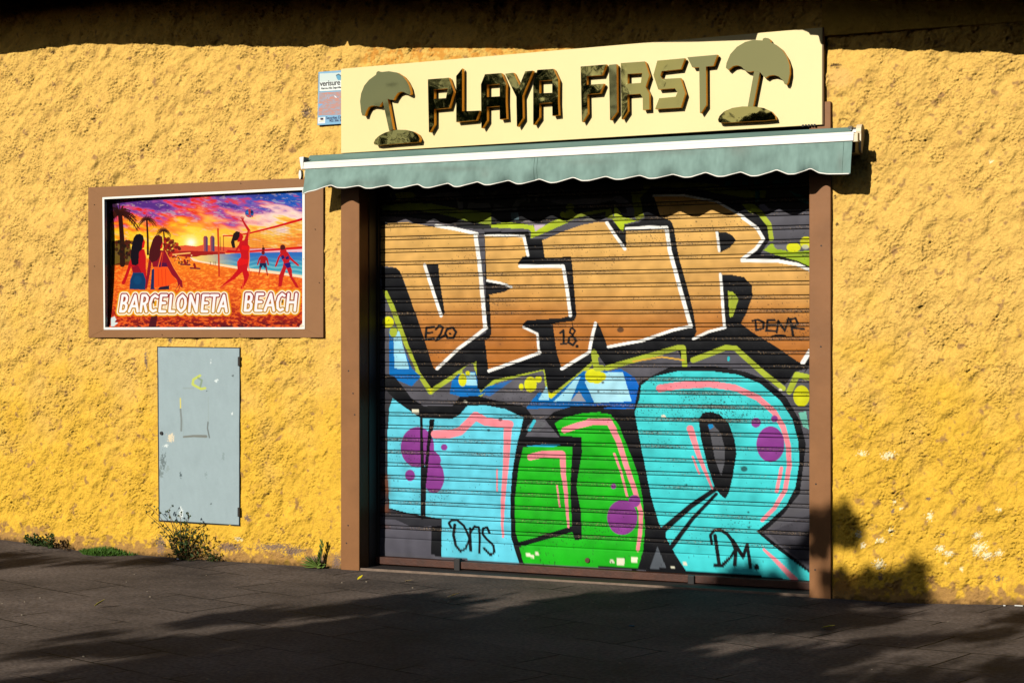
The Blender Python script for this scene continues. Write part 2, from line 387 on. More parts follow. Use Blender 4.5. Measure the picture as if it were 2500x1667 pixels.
# old shapes up in the awning's shade
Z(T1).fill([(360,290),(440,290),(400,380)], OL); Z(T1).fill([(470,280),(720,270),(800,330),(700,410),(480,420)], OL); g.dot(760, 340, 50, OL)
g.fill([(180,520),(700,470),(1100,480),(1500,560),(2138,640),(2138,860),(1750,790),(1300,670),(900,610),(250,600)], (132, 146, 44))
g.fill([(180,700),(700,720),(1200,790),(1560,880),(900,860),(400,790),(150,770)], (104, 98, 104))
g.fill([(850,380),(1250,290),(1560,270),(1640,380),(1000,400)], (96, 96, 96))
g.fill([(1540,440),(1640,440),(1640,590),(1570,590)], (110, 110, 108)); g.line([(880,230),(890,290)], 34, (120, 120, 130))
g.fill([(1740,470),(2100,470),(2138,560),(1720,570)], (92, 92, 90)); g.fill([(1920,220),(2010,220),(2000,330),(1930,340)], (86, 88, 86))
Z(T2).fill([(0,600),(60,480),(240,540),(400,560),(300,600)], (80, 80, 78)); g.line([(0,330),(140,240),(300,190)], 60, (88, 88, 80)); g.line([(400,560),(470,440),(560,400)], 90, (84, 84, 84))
g.line([(420,220),(480,290)], 70, (100, 100, 96), 40); g.line([(580,200),(640,300),(660,440)], 46, (100, 100, 96)); g.line([(860,190),(800,280),(780,420)], 46, (96, 96, 92)); g.line([(1000,190),(1030,300)], 60, (90, 90, 90)); g.line([(1170,160),(1230,280)], 60, (108, 108, 108))
g.line([(640,340),(1040,300)], 30, (96, 96, 90))
g.fill([(880,410),(1400,400),(2138,370),(2138,420),(1900,460),(1780,560),(1400,500),(1150,480)], (98, 96, 102))
g.fill([(340,640),(470,640),(480,760),(350,770)], (84, 104, 110))
g.dot(1370, 540, 75, (120, 130, 30), 60); g.dot(1240, 670, 46, (140, 150, 30)); g.fill([(1300,600),(1420,600),(1460,660),(1900,590),(2080,570),(2138,760),(1980,720),(1990,620),(1500,720),(1330,800),(1260,740)], (124, 134, 36))
g.fill([(0,850),(250,800),(640,845),(720,850),(770,950),(950,850),(1030,800),(1190,735),(1340,805),(1240,850),(960,975),(690,1085),(680,960),(640,920),(0,900)], (176, 196, 40))
g.fill([(740,850),(940,850),(760,965)], (196, 176, 190)); g.fill([(500,820),(620,755),(800,830),(700,860)], (120, 112, 116)); g.fill([(1550,790),(1700,710),(1860,790)], (126, 124, 116))
Z(T3).fill([(200,190),(340,170),(340,50),(700,60),(1150,90),(1420,170),(1780,170),(1770,260),(1500,250),(1280,210),(900,160),(430,130),(410,230),(300,260),(350,480),(270,530),(230,460)], (124, 134, 30))
g.fill([(80,230),(190,320),(240,400),(230,470),(160,470),(130,360),(0,290),(0,240)], (96, 96, 104))
g.fill([(0,330),(100,470),(20,480),(0,480)], OL)
for x in (1330, 1540, 1675): g.fill([(x-40,10),(x+36,10),(x+30,130),(x-34,120)], (16, 96, 100))
g.fill([(1650,160),(1700,160),(1700,300),(1650,300)], (14, 100, 100)); g.fill([(2050,170),(2285,260),(2285,330),(2180,300)], (20, 90, 92)); g.fill([(1850,60),(2050,30),(2050,110),(1860,130)], (16, 70, 74))
g.fill([(1500,330),(1640,330),(1740,420),(1560,420)], (124, 134, 30)); g.fill([(1680,340),(1760,330),(1830,400),(1760,420)], (110, 108, 130))
# grey field upper right
Z(Bz).fill([(1370,340),(1660,330),(1660,640),(1400,600),(1350,500)], GR)
# olive outline of the upper piece
Z(Az).line([(130,900),(185,1030),(245,1200),(320,1370),(400,1545),(475,1680)], 46, OL)
N().line(N_(Cz, [(380,20),(475,170),(700,20)]), 14, OL); N().line(N_(Az, [(640,1560),(760,1450),(815,1440),(840,1530)])+N_(Cz, [(855,190)]), 13, OL)
N().line(N_(Cz, [(855,190),(960,90),(1340,-10)]), 14, OL); N().line(N_(Cz, [(1350,-20),(1395,225),(1480,150),(1640,20)])+N_(Az, [(1745,1400)]), 15, OL)
Z(Cz).fill([(450,150),(475,190),(500,150)], YE); g.fill([(835,140),(855,215),(890,140)], OL); g.fill([(1365,170),(1398,275),(1450,170)], YE)
# blue ice shapes between the two pieces
Z(Az).fill([(160,1200),(200,1180),(330,1500),(400,1568),(330,1640),(160,1568)], BL); g.fill([(190,1235),(235,1215),(315,1525),(200,1500)], LB); g.dot(150, 1150, 44, YE); g.dot(190, 1225, 30, OL, 40)
Z(Cz).fill([(165,0),(310,0),(370,60),(345,125),(310,120),(290,30),(170,20)], BL)
g.fill([(690,40),(640,90),(620,190),(780,230),(1060,120),(1110,80),(900,140),(855,190),(820,20)], BL); g.fill([(745,30),(815,30),(835,130),(750,125)], LB); g.dot(722, 85, 32, YE, 50); g.dot(762, 35, 18, YE)
g.fill([(1000,100),(1340,20),(1350,130),(1200,220),(880,240)], (92, 90, 98)); g.fill([(1000,110),(1110,85),(930,210),(880,200)], BL, .8)
g.dot(1240, 120, 48, YE, 60); g.dot(1300, 80, 26, YE); g.dot(1170, 138, 18, YE, 26)
g.fill([(1200,305),(1310,170),(1400,230),(1640,20),(1882,20),(1882,310)], BL)
N().fill(N_(Cz, [(1800,30)])+N_(Dz, [(180,0),(270,60),(350,215),(340,262),(0,265),(0,60)])+N_(Cz, [(1700,300)]), (0, 100, 196))
Z(Cz).fill([(1300,240),(1365,130),(1385,240)], LB); g.fill([(1420,250),(1500,170),(1590,70),(1625,55),(1545,250)], LB); g.fill([(1545,250),(1610,170),(1665,250)], (150, 150, 160)); g.fill([(1655,100),(1700,60),(1882,30),(1882,255),(1725,250)], (168, 222, 240))
N().fill(N_(Cz, [(1800,30)])+N_(Dz, [(190,20),(250,215),(0,225)]), (168, 222, 240)); Z(Cz).dot(1712, 55, 54, YE); g.dot(1785, 60, 34, YE); Z(Dz).dot(20, 55, 44, YE)
# black body of the upper piece
N().fill(N_(Az, [(100,735),(215,735),(240,765),(270,830),(100,905)])+[], K)
N().fill(N_(Az, [(100,730),(215,735),(240,760),(350,1050),(490,1440),(900,1230),(890,460),(1225,455),(1240,510),(1330,510),(1560,640),(1830,380)])
         + N_(T3, [(110,575),(290,540),(360,490),(300,260),(430,120),(1000,150),(1260,220),(1440,300),(1560,400),(1640,470)]) + N_(Bz, [(1280,380),(1330,440),(1335,520),(1290,590),(1180,640),(1400,650),(1560,690),(1655,740),(1655,1480),(1600,1560)])
         + N_(Dz, [(1400,0),(1330,20),(1260,110)]) + N_(Bz, [(1240,1490),(1080,1360),(1010,1350),(760,1440),(690,1480),(640,1350),(110,1510),(20,1380)]) + N_(Az, [(1745,1420)])
         + N_(Cz, [(1625,20),(1460,150),(1398,190),(1375,170),(1345,5),(960,85),(865,165),(835,150)]) + N_(Az, [(825,1450),(770,1470)]) + N_(Cz, [(690,15),(480,150),(390,20)]) + N_(Az, [(310,1330),(200,1030),(140,905),(105,900)]), K)
# graded orange letter fill
fl = fnoise(len(rz), ncol, .004, .08, .6, None, 1, 31)
def orange(px, py):
    n = np.interp(py+9*np.sin(px*.011), [480, 560, 700, 735, 765, 800, 900], [0, .05, .3, .5, .78, .95, 1.0])[..., None]
    c = lin((228, 180, 100))*(1-n)+lin((176, 106, 42))*n
    s_ = (np.sin(px*.023+py*.05)*np.sin(px*.007-py*.013+1)*.5+.5)[..., None]
    return c*(1-.10*s_)+lin((226, 150, 84))*.10*s_
Z(Az).fill_fn([(95,400),(300,385),(520,425),(800,465),(835,480),(850,700),(872,900),(888,1060),(905,1190),(800,1280),(660,1375),(510,1510),(490,1480),(430,1290),(360,1080),(270,830),(240,760),(210,732),(95,718)], orange)
g.fill([(440,706),(535,704),(545,830),(572,1000),(582,1080),(560,1104),(520,985),(465,820)], K)
g.fill_fn([(890,485),(1190,498),(1225,640),(1180,650),(1142,700),(1160,725),(1490,730),(1505,800),(1530,950),(1545,1100),(1480,1118),(1215,1135),(1178,1165),(1190,1195),(1300,1240),(1305,1372),(1100,1455),(920,1525),(890,1285),(925,1275),(940,1240),(935,1100),(925,940),(1040,918),(1102,885),(1050,850),(905,828)], orange)
g.fill_fn([(1330,525),(1480,460),(1640,405),(1760,382),(1830,385),(1870,430),(1965,580),(1975,560),(1970,455),(2270,440),(2290,600),(2340,780),(2410,1010),(2455,1185),(2320,1215),(2120,1290),(1835,1345),(1775,1190),(1745,1150),(1690,1370),(1480,1505),(1440,1380),(1410,1160),(1575,1140),(1592,1100),(1560,720),(1550,650),(1350,655)], orange)
Z(Bz).fill_fn([(590,375),(510,340),(460,185),(640,175),(840,200),(1000,265),(1140,345),(1250,430),(1300,515),(1240,590),(1130,655),(1130,690),(1400,690),(1560,720),(1660,765),(1660,1340),(1600,1460),(1560,1450),(1400,1340),(1220,1230),(1125,1160),(1165,1090),(1215,950),(1210,870),(1150,805),(1060,788),(970,785),(1000,1190),(880,1220),(760,1285),(785,1230),(780,1180),(760,1060),(720,900),(650,650),(610,420)], orange)
g.fill([(940,458),(1010,460),(1060,485),(1088,525),(1040,580),(972,616),(955,600)], K)
g.fill([(1025,912),(1060,915),(1085,940),(1108,975),(1080,1060),(1065,1105),(1040,1115)], OL)
g.fill([(140,360),(210,335),(330,375),(235,400),(222,470)], (176, 196, 30))
g.fill([(95,385),(140,375),(222,460),(245,590),(230,600)], K)
# right edge greens and black
g.line([(1215,298),(1270,310),(1340,400),(1358,510)], 40, OL); g.fill([(1300,600),(1360,545),(1450,600),(1560,610),(1660,600),(1660,730),(1540,680),(1400,640)], (150, 176, 36))
g.dot(1530, 578, 55, YE, 36); g.dot(1625, 540, 46, YE); g.fill([(1370,560),(1480,560),(1470,600),(1400,590)], (110, 108, 112)); g.dot(1620, 575, 26, (190, 190, 190), 18, .7)
g.line([(1230,330),(1310,420),(1325,520),(1260,620),(1170,650),(1400,655),(1560,700),(1655,745)], 36, K)
# white highlights
def wl(zn, pts, wd): Z(zn).line(pts, wd, W_, soft=.9)
wl(Az, [(430,712),(462,815),(510,960),(555,1100)], 24); wl(Az, [(520,412),(660,436),(830,474)], 26); wl(Az, [(818,478),(848,690),(868,900),(882,1060),(892,1185)], 30)
wl(Az, [(902,1192),(800,1270),(690,1350),(525,1505)], 24); wl(Az, [(910,832),(1010,850),(1092,880)], 18); wl(Az, [(895,482),(1190,492)], 18); wl(Az, [(1190,495),(1222,638)], 22)
wl(Az, [(1160,722),(1488,722)], 26); wl(Az, [(1490,722),(1520,900),(1545,1098)], 26); wl(Az, [(1186,1188),(1292,1238),(1304,1370)], 18); wl(Az, [(1312,1382),(1150,1442),(922,1522)], 24); wl(Az, [(1480,1506),(1690,1378),(1712,1260),(1738,1158)], 24)
wl(Bz, [(100,388),(160,480),(238,590)], 24); wl(Bz, [(248,436),(420,424),(560,426)], 24); wl(Bz, [(556,430),(580,600),(630,780),(690,1000),(742,1180)], 30); wl(Bz, [(112,1338),(370,1290),(600,1212),(745,1178)], 22)
wl(Bz, [(762,1278),(880,1222),(1005,1190)], 20); wl(Bz, [(970,782),(985,1000),(1000,1190)], 22); wl(Bz, [(1140,350),(1250,430),(1298,512),(1240,590),(1135,668)], 26); wl(Bz, [(1135,680),(1400,680),(1560,708),(1655,752)], 26)
wl(Bz, [(1655,1370),(1600,1460)], 34); wl(Bz, [(942,460),(960,604)], 20); wl(T3, [(460,232),(800,225),(1200,300),(1520,480)], 26)
# olive upper edge near the lower right
Z(Bz).line([(100,1500),(640,1345),(685,1345),(695,1480)], 40, OL); g.line([(760,1440),(1010,1345),(1085,1350),(1230,1480),(1330,1568)], 42, OL); g.line([(300,1450),(520,1415),(690,1440)], 12, (220, 170, 60))
g.line([(0,1380),(20,1500),(60,1500)], 46, OL); g.line([(1032,1420),(1030,1440)], 18, (40, 190, 200))
Z(Dz).line([(1110,20),(1250,130)], 34, OL); g.line([(1290,150),(1340,40),(1430,60)], 40, OL); g.dot(1370, 180, 54, YE, 70); g.fill([(1350,290),(1400,280),(1420,400),(1380,380)], (110, 190, 170))
# ---- lower piece
Z(Cz).fill([(120,40),(200,60),(330,225),(420,285),(640,285),(700,215),(830,205),(960,240),(1200,290),(1270,385),(1230,470),(1200,520),(1630,522),(1635,640),(1592,900),(1628,1100),(1632,1305),(1580,1312),(1555,1240),(1160,1352),(1195,1495),(1140,1480),(1085,1290),(560,1300),(560,1440),(480,1420),(470,1200),(120,1120)], K)
g.fill([(120,150),(190,220),(150,400),(145,800),(150,1075),(300,1110),(400,1140),(420,1180),(125,1150)], (52, 50, 56))
g.fill([(125,1150),(480,1170),(480,1430),(125,1400)], (84, 82, 92)); g.fill([(200,1150),(560,1150),(560,1200),(330,1210)], (44, 44, 50))
g.fill([(185,225),(250,275),(330,330),(400,378),(640,385),(700,350),(760,280),(900,280),(1050,308),(1185,372),(1165,470),(1140,560),(1100,800),(1085,1000),(1092,1290),(1155,1485),(560,1440),(560,1150),(430,1125),(290,1100),(160,1065),(145,800),(145,500),(160,300)], CY)
g.dot(375, 600, 128, PU, 155); g.dot(500, 830, 80, PU, 122); g.dot(580, 600, 25, PU); g.dot(318, 815, 38, PU, 44); g.line([(440,640),(500,700)], 110, PU)
g.fill([(395,365),(416,365),(418,600),(436,900),(436,1130),(400,1130)], K); g.fill([(468,385),(508,385),(470,600),(440,900),(436,1130),(410,1130),(415,900),(445,600)], K)
g.line([(510,500),(620,500),(700,478),(760,420),(820,360)], 62, PK, 64); g.line([(820,362),(900,405),(1080,425)], 64, PK, 60); g.line([(1068,430),(1055,700),(1030,1000),(1024,1180),(1030,1285)], 62, PK, 16); g.line([(985,770),(985,940)], 11, PK)
# green letter
N().fill(N_(Cz, [(1350,390),(1420,330),(1560,285),(1882,280)])+N_(Dz, [(60,262),(265,268),(300,500),(375,850),(440,1050),(500,1200),(610,1335),(280,1330)])+N_(Cz, [(1700,1520),(1190,1490),(1150,1350),(1640,1310),(1600,540),(1460,520)]), K)
N().fill(N_(Cz, [(1425,418),(1500,372),(1640,340),(1790,332)])+N_(Dz, [(0,286),(110,300),(165,372),(225,520),(290,690),(322,850),(338,1050),(325,1200),(290,1315)])+N_(Cz, [(1700,1510),(1190,1492),(1150,1352),(1560,1245),(1580,1312),(1632,1305),(1628,1100),(1592,900),(1635,640),(1630,522),(1470,512)]), GN)
Z(Cz).fill([(1185,600),(1300,590),(1562,596),(1545,900),(1558,1215),(1150,1325),(1125,1250),(1120,1000),(1150,750)], GN)
g.fill([(1200,592),(1330,578),(1470,582),(1420,598)], (30, 160, 200)); g.fill([(1215,440),(1270,390),(1350,410),(1360,430),(1300,480),(1200,470)], (96, 96, 102)); g.line([(1230,470),(1270,400)], 24, (60, 190, 210)); g.line([(1160,1345),(1560,1225)], 34, K, 46)
g.line([(1240,675),(1340,652),(1480,655)], 50, PK, 56); g.line([(1486,660),(1492,800),(1512,950),(1530,1210)], 46, PK, 16); g.line([(1442,895),(1465,1055)], 13, PK); g.line([(1500,470),(1600,435),(1720,405),(1840,402)], 46, PK, 50)
Z(Dz).line([(-30,348),(100,350),(130,400)], 42, PK); g.line([(115,380),(160,470),(205,610),(270,800),(312,950),(305,1090),(290,1190)], 40, PK, 24); g.line([(135,560),(180,680),(220,840)], 15, PK)
g.dot(188, 980, 100, PU, 115); g.dot(268, 872, 40, PU); g.dot(130, 775, 18, PU)
# the round-bowled letter
g.fill([(1000,20),(1130,70),(1270,190),(1360,340),(1400,500),(1402,640),(1370,820),(1290,950),(1110,1080),(1430,1330),(1430,1420),(300,1330),(332,1200),(345,1050),(330,850),(300,690),(235,520),(180,372),(120,300),(265,268),(300,90),(500,-12),(800,-18)], K)
g.fill([(1400,500),(1430,520),(1430,900),(1340,960),(1120,1080),(1250,960),(1360,820)], (88, 86, 92)); g.fill([(1150,1080),(1430,960),(1430,1300),(1250,1180)], (70, 68, 76))
g.fill([(270,290),(300,205),(312,110),(380,55),(560,15),(760,14),(950,38),(1100,98),(1230,210),(1310,330),(1350,480),(1356,620),(1330,780),(1270,900),(1150,1010),(1072,1072),(1200,1180),(1430,1350),(1430,1440),(1200,1372),(610,1332),(545,1235),(520,1190),(475,1110),(430,1020),(380,850),(340,650),(310,500),(290,400)], CT)
g.fill([(420,1170),(480,1315),(370,1315)], (84, 90, 98))
g.fill([(690,330),(720,290),(770,283),(830,300),(890,360),(930,470),(942,560),(915,720),(890,820),(868,856),(850,845),(800,790),(750,640),(705,450)], K)
g.fill([(752,372),(790,368),(840,430),(866,530),(862,620),(840,705),(800,600),(772,450)], (84, 84, 90)); g.fill([(750,368),(785,366),(790,385),(765,400)], (0, 130, 190))
g.line([(815,785),(640,905),(455,1065)], 30, K, 44); g.line([(808,825),(650,990),(500,1190)], 22, K, 34); g.fill([(440,1050),(480,1040),(475,1110)], K)
g.line([(435,130),(560,110),(760,100),(930,125),(1080,190),(1190,285),(1250,385),(1283,500),(1290,640),(1262,800),(1190,920),(1112,998)], 50, PK, 26); g.line([(1238,655),(1206,810)], 24, PK)
g.line([(635,395),(700,590),(782,792)], 46, PK, 12); g.line([(652,580),(695,690)], 13, PK); g.line([(1122,1190),(1200,1262),(1330,1395)], 16, PK, 40)
g.dot(1166, 497, 92, PU, 118); g.dot(1070, 355, 32, PU); g.dot(1192, 330, 23, PU)
# marker tags
def tg(zn, pts, wd=14, w2=None): Z(zn).line(pts, wd*1.25, (14, 14, 18), w2, soft=.8)
tg(Dz, [(778,1155),(770,1095),(795,1065),(835,1062),(880,1090),(912,1130),(935,1190),(932,1295)], 15, 26); tg(Dz, [(800,1100),(812,1190),(828,1285)], 20, 24); tg(Dz, [(806,1296),(850,1295),(905,1240),(925,1200)], 26, 14)
tg(Dz, [(915,1130),(985,1240),(1012,1160),(1035,1310)], 20, 22); g.dot(1075, 1308, 17, (14, 14, 18), 20)
tg(Cz, [(632,1215),(615,1180),(635,1158),(680,1158),(730,1200),(772,1290),(780,1385)], 15); tg(Cz, [(660,1195),(650,1270),(668,1350),(705,1395),(745,1375),(768,1310)], 20, 14); tg(Cz, [(778,1220),(780,1300),(786,1390)], 16); tg(Cz, [(780,1250),(812,1206),(846,1214),(852,1290),(850,1405)], 15); tg(Cz, [(926,1255),(908,1212),(876,1222),(872,1262),(905,1302),(956,1350),(966,1402),(936,1424),(884,1372)], 15)
tg(Az, [(500,1186),(442,1192),(436,1280),(500,1276)], 15); tg(Az, [(438,1235),(488,1228)], 13); tg(Az, [(516,1205),(540,1176),(570,1190),(555,1235),(516,1290),(580,1252)], 15)
tg(Az, [(600,1205),(645,1190),(672,1225),(650,1270),(605,1272),(588,1235),(605,1200)], 15); tg(Az, [(622,1236),(628,1240)], 13); tg(Az, [(1468,1232),(1492,1212),(1494,1312)], 14); tg(Az, [(1475,1316),(1515,1314)], 13)
tg(Az, [(1560,1150),(1562,1190)], 4); tg(Az, [(1560,1195),(1582,1215),(1565,1245),(1540,1230),(1548,1200),(1560,1195)], 12); tg(Az, [(1560,1255),(1590,1290),(1565,1325),(1530,1305),(1535,1268),(1560,1255)], 15); g.dot(1597, 1334, 13, (14, 14, 18))
tg(Bz, [(1215,1140),(1255,1130),(1300,1150),(1298,1195),(1245,1212),(1238,1150)], 14); tg(Bz, [(1385,1135),(1330,1135),(1322,1215),(1392,1218)], 14); tg(Bz, [(1326,1172),(1390,1170)], 12); tg(Bz, [(1400,1228),(1412,1140),(1462,1215),(1490,1120)], 14)
tg(Bz, [(1505,1140),(1526,1250)], 16); tg(Bz, [(1482,1132),(1545,1120),(1562,1160),(1518,1192),(1610,1202)], 14); tg(Bz, [(1360,1262),(1395,1250),(1465,1254)], 13)
tg(Bz, [(735,1210),(770,1250),(785,1215)], 8)
# stickers, scraped spots
for zn, x, y, a_, b_ in ((Cz,360,325,28,19),(Dz,178,1272,26,20),(Dz,268,1262,22,17)):
    Z(zn).fill([(x-a_,y-b_),(x+a_,y-b_+3),(x+a_-2,y+b_),(x-a_+3,y+b_-2)], (236, 232, 206))
for zn, x, y, r_ in ((Cz,1222,1420,18),(Cz,1250,1432,16),(Cz,1288,1412,14),(Dz,120,1270,14),(Dz,458,312,14),(Dz,520,1308,12),(Dz,600,1282,14),(Dz,1230,138,10),(Cz,1862,1472,14),(Cz,740,250,12)):
    Z(zn).dot(x, y, r_, (228, 224, 200), r_*.7, soft=1.5)
    g.dot(x+r_*.8, y+r_*.4, r_*.5, (228, 224, 200))
for zn, x, y, r_ in ((Dz,992,660,22),(Dz,1020,945,8),(Dz,612,764,7),(Dz,1024,1046,9),(Bz,205,1208,26),(Bz,785,380,7),(Cz,920,470,12),(Cz,1010,388,16),(Dz,60,90,10),(Dz,30,150,8),(Dz,170,1100,5)):
    Z(zn).dot(x, y, r_, (30, 30, 30), r_*.8, .8, 1.4)
# wear: chips and grime on the joints between slats
chip = fnoise(len(rz), ncol, .004, .006, .03, None, 1, 41); cl = fnoise(len(rz), ncol, .004, .12, 1.2, 0.0, 3, 42)
strip = ((rt > .06) & (rt < .27))[:, None]
m1 = (strip & (chip+.5*cl > 1.5))*.8
g.c = g.c*(1-m1[..., None])+lin((46, 40, 38))*m1[..., None]
m2 = (strip & (chip-.5*cl < -1.9))*.5
g.c = g.c*(1-m2[..., None])+lin((205, 170, 130))*m2[..., None]
lt = fnoise(len(rz), ncol, .004, .008, .03, None, 1, 43); m3 = ((lt+.5*cl) > 2.7)*.8
g.c = g.c*(1-m3[..., None])+lin((40, 38, 38))*m3[..., None]
g.c *= .93*(1+.07*fl+.03*fnoise(len(rz), ncol, .004, .01, .5, 0.0, 8, 44))[..., None]
dk = strip*np.clip(.18+.12*cl, 0, .5)
g.c = g.c*(1-dk[..., None])+lin((70, 62, 56))*dk[..., None]
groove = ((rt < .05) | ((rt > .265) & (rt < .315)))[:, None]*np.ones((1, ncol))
g.c = g.c*(1-.97*groove[..., None])+lin((10, 8, 8))*.97*groove[..., None]  # bare dark metal in the grooves, with their shade painted in near-black
# rust at the left edge low down
ru = ((1-smooth(943, 958, spx))*smooth(1120, 1180, spy)*(1-smooth(1290, 1330, spy))*smooth(-.6, .6, cl))[..., None]*.8
g.c = g.c*(1-ru)+lin((110, 62, 40))*ru
m_sh = mat('shutter_paint', None, .55, attr='paint', bump=.0006, bscale=120, spec=.1)
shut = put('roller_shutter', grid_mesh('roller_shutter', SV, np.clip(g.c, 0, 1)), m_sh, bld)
tag(shut, 'roller shutter covered in graffiti lettering, orange above and turquoise and green below')
m_rust = mat('rusty_rail', (74, 38, 20), .6, bump=.002, bscale=60, var=.35, vscale=14)
b = MB(); b.box(sx0-.02, sx1, SY-.055, SY+.02, zbar-.06, zbar-.012); b.box(sx0-.02, sx1, SY-.02, SY+.02, zbar-.10, zbar-.06)
rail = b.build('bottom_rail', m_rust, shut, .003)
for zn, x, y in ((Cz, 675, 1478), (Dz, 640, 1385)):
    b = MB(); X, _, Z_ = at(zn[0]+x/zn[2], zn[1]+y/zn[2], SY-.07); b.box(X-.022, X+.022, SY-.072, SY-.03, Z_-.06, Z_+.022); b.build('latch', m_dark, shut, .004)
X, _, Z_ = at(900+1675/3.1367, 900+1465/3.1367, SY-.01)
b = MB(); b.tube([(X, SY, Z_), (X, SY-.014, Z_)], .017, n=16); b.build('lock', m_rust, shut, .002)
b = MB(); b.box(sx0-.09, sx0-.012, SY-.03, SY+.06, -.05, 2.8); b.box(xl1-.002, xl1+.006, .10, SY-.03, -.05, 2.7); b.build('guide_rail_and_shade_lining', m_dark, shut)  # rail, plus a dark lining standing in for shade on the left reveal
# threshold under the shutter
m_step = mat('threshold_stone', (40, 30, 25), .8, bump=.003, bscale=40, var=.2)
b = MB(); zt0 = float(gz(door_x0)); 
b.hexa([(xl1+.001, -.005, gz(xl1)-.08), (xr0-.001, -.005, gz(xr0)-.08), (xr0-.001, -.005, gz(xr0)+.012), (xl1+.001, -.005, gz(xl1)+.012)],
       [(xl1+.001, .42, gz(xl1)-.08), (xr0-.001, .42, gz(xr0)-.08), (xr0-.001, .42, gz(xr0)+.012), (xl1+.001, .42, gz(xl1)+.012)])
th = b.build('threshold', m_step, frame, .002)
b = MB(); b.hexa([(xl1+.001, -.018, gz(xl1)-.05), (xr0-.001, -.018, gz(xr0)-.05), (xr0-.001, -.018, gz(xr0)+.016), (xl1+.001, -.018, gz(xl1)+.016)],
       [(xl1+.001, -.006, gz(xl1)-.05), (xr0-.001, -.006, gz(xr0)-.05), (xr0-.001, -.006, gz(xr0)+.016), (xl1+.001, -.006, gz(xl1)+.016)])
b.build('nosing', mat('nosing_stone', (128, 108, 92), .8, var=.3, vscale=12), th)
# ================================================================= poster box
pb = empty('poster_box', at(500, 640, 0), 'brown framed light box holding a sunset beach volleyball poster, left of the doorway', 'poster box')
def quad(c4, Y): return [at(x, y, Y) for x, y in c4]
def strip(mb, o, i, Yf, Yb):
    """frame of four mitred bars between outer and inner pixel quads"""
    of, nf = quad(o, Yf), quad(i, Yf); ob = [(x, Yb, z) for x, _, z in of]; nb = [(x, Yb, z) for x, _, z in nf]
    for k in range(4):
        j = (k+1) % 4; mb.hexa([of[k], of[j], nf[j], nf[k]], [ob[k], ob[j], nb[j], nb[k]])
o4 = [(215, 458), (789, 432.6), (789, 824), (216, 824)]; w4 = [(249.6, 482), (744, 457), (744, 803.5), (253, 805)]; i4 = [(254.4, 486.7), (738, 464.5), (738, 799), (256.5, 799)]
m_frame = mat('frame_brown', (146, 102, 64), .5, bump=.0008, bscale=14, var=.05, vscale=6, spec=.25)
m_white = mat('white_enamel', (250, 244, 232), .35, bump=.0006, bscale=30, var=.03)
m_inner = mat('box_inside', (62, 54, 48), .8)
b = MB(); strip(b, o4, w4, -.022, .02); b.build('frame', m_frame, pb, .0015)
b = MB(); strip(b, w4, i4, -.026, .004); b.build('white_trim', m_white, pb, .001)
b = MB(); strip(b, w4, i4, .0045, .095)
q = quad(w4, .0); b.hexa([(x, .095, z) for x, _, z in q], [(x, .10, z) for x, _, z in q]); b.build('box', m_inner, pb)
for x, y in ((742, 633), (741, 796), (231, 500), (231, 650), (770, 560), (780, 690), (396, 817), (586, 816), (588, 448)):
    X, _, Zw = at(x, y, -.022); b = MB(); b.tube([(X, -.015, Zw), (X, -.029, Zw)], .003, n=6); b.build('screw', m_dark, pb)
# poster sheet: its left side has buckled back into the box
nu, nv = 660, 440
U, Vv = np.meshgrid(np.linspace(0, 1, nu), np.linspace(0, 1, nv))
i4p = [(252, 484), (741, 461), (741, 802), (252, 802)]
c = [np.array(at(x, y, .006)) for x, y in i4p]
Pq = ((c[0]*(1-U[..., None])+c[1]*U[..., None])*(1-Vv[..., None]) + (c[3]*(1-U[..., None])+c[2]*U[..., None])*Vv[..., None])
ppx, ppy = pix(Pq[..., 0], .006, Pq[..., 2])
dep = .070*np.exp(-(U/.16)**1.3)*np.sin(np.pi*np.clip(Vv**.8*.93+.07, 0, 1))**.6 + .0012*np.sin(U*9+Vv*3) + .018*np.exp(-(Vv/.03))*(1-smooth(.35, .6, U))
Pq[..., 1] = .006+dep
h = Paint(ppx, ppy, (250, 140, 40)); zx = (ppx-200)*3.794; zy = (ppy-420)*3.794
cn = fnoise(nv, nu, .002, .03, .5, math.radians(14), 3.5, 51); cn2 = fnoise(nv, nu, .002, .012, .12, math.radians(12), 3.2, 52); cn3 = fnoise(nv, nu, .002, .004, .03, 0.0, 2.5, 53)
vy = np.clip((zy-(275-.055*(zx-250)))/(690-275.)+.13*cn+.05*cn2, 0, 1)
rx = smooth(1000, 1900, zx+60*cn)
stops = [0, .16, .32, .46, .62, .80, 1]
left = lin([(96,52,140),(150,80,165),(222,84,126),(240,100,50),(252,150,40),(255,196,40),(255,214,80)])
right = lin([(0,84,178),(40,100,196),(140,90,176),(236,190,200),(246,222,212),(255,204,90),(250,150,60)])
def ramp(tab): return np.stack([np.interp(vy, stops, tab[:, k]) for k in range(3)], -1)
sky = ramp(left)*(1-rx[..., None])+ramp(right)*rx[..., None]
rd = (smooth(.5, 1.6, cn2+.5*cn)*np.exp(-((vy-.38)/.16)**2)*(1-.6*rx))[..., None]; sky = sky*(1-rd)+lin((226, 40, 36))*rd
wh = (smooth(.7, 1.8, -cn2+.3*cn3)*.5)[..., None]; sky = sky*(1-wh*.6)+lin((255, 226, 200))*wh*.6
sd_ = np.hypot(zx-1010, (zy-655)*1.1); sg = np.exp(-(sd_/45)**2)[..., None]; sg2 = np.exp(-(sd_/150)**2)[..., None]*.75
sky = sky*(1-sg2)+lin((255, 236, 96))*sg2; sky = sky*(1-sg)+lin((255, 255, 240))*sg
h.c = sky
h.zone(200, 420, 3.794)
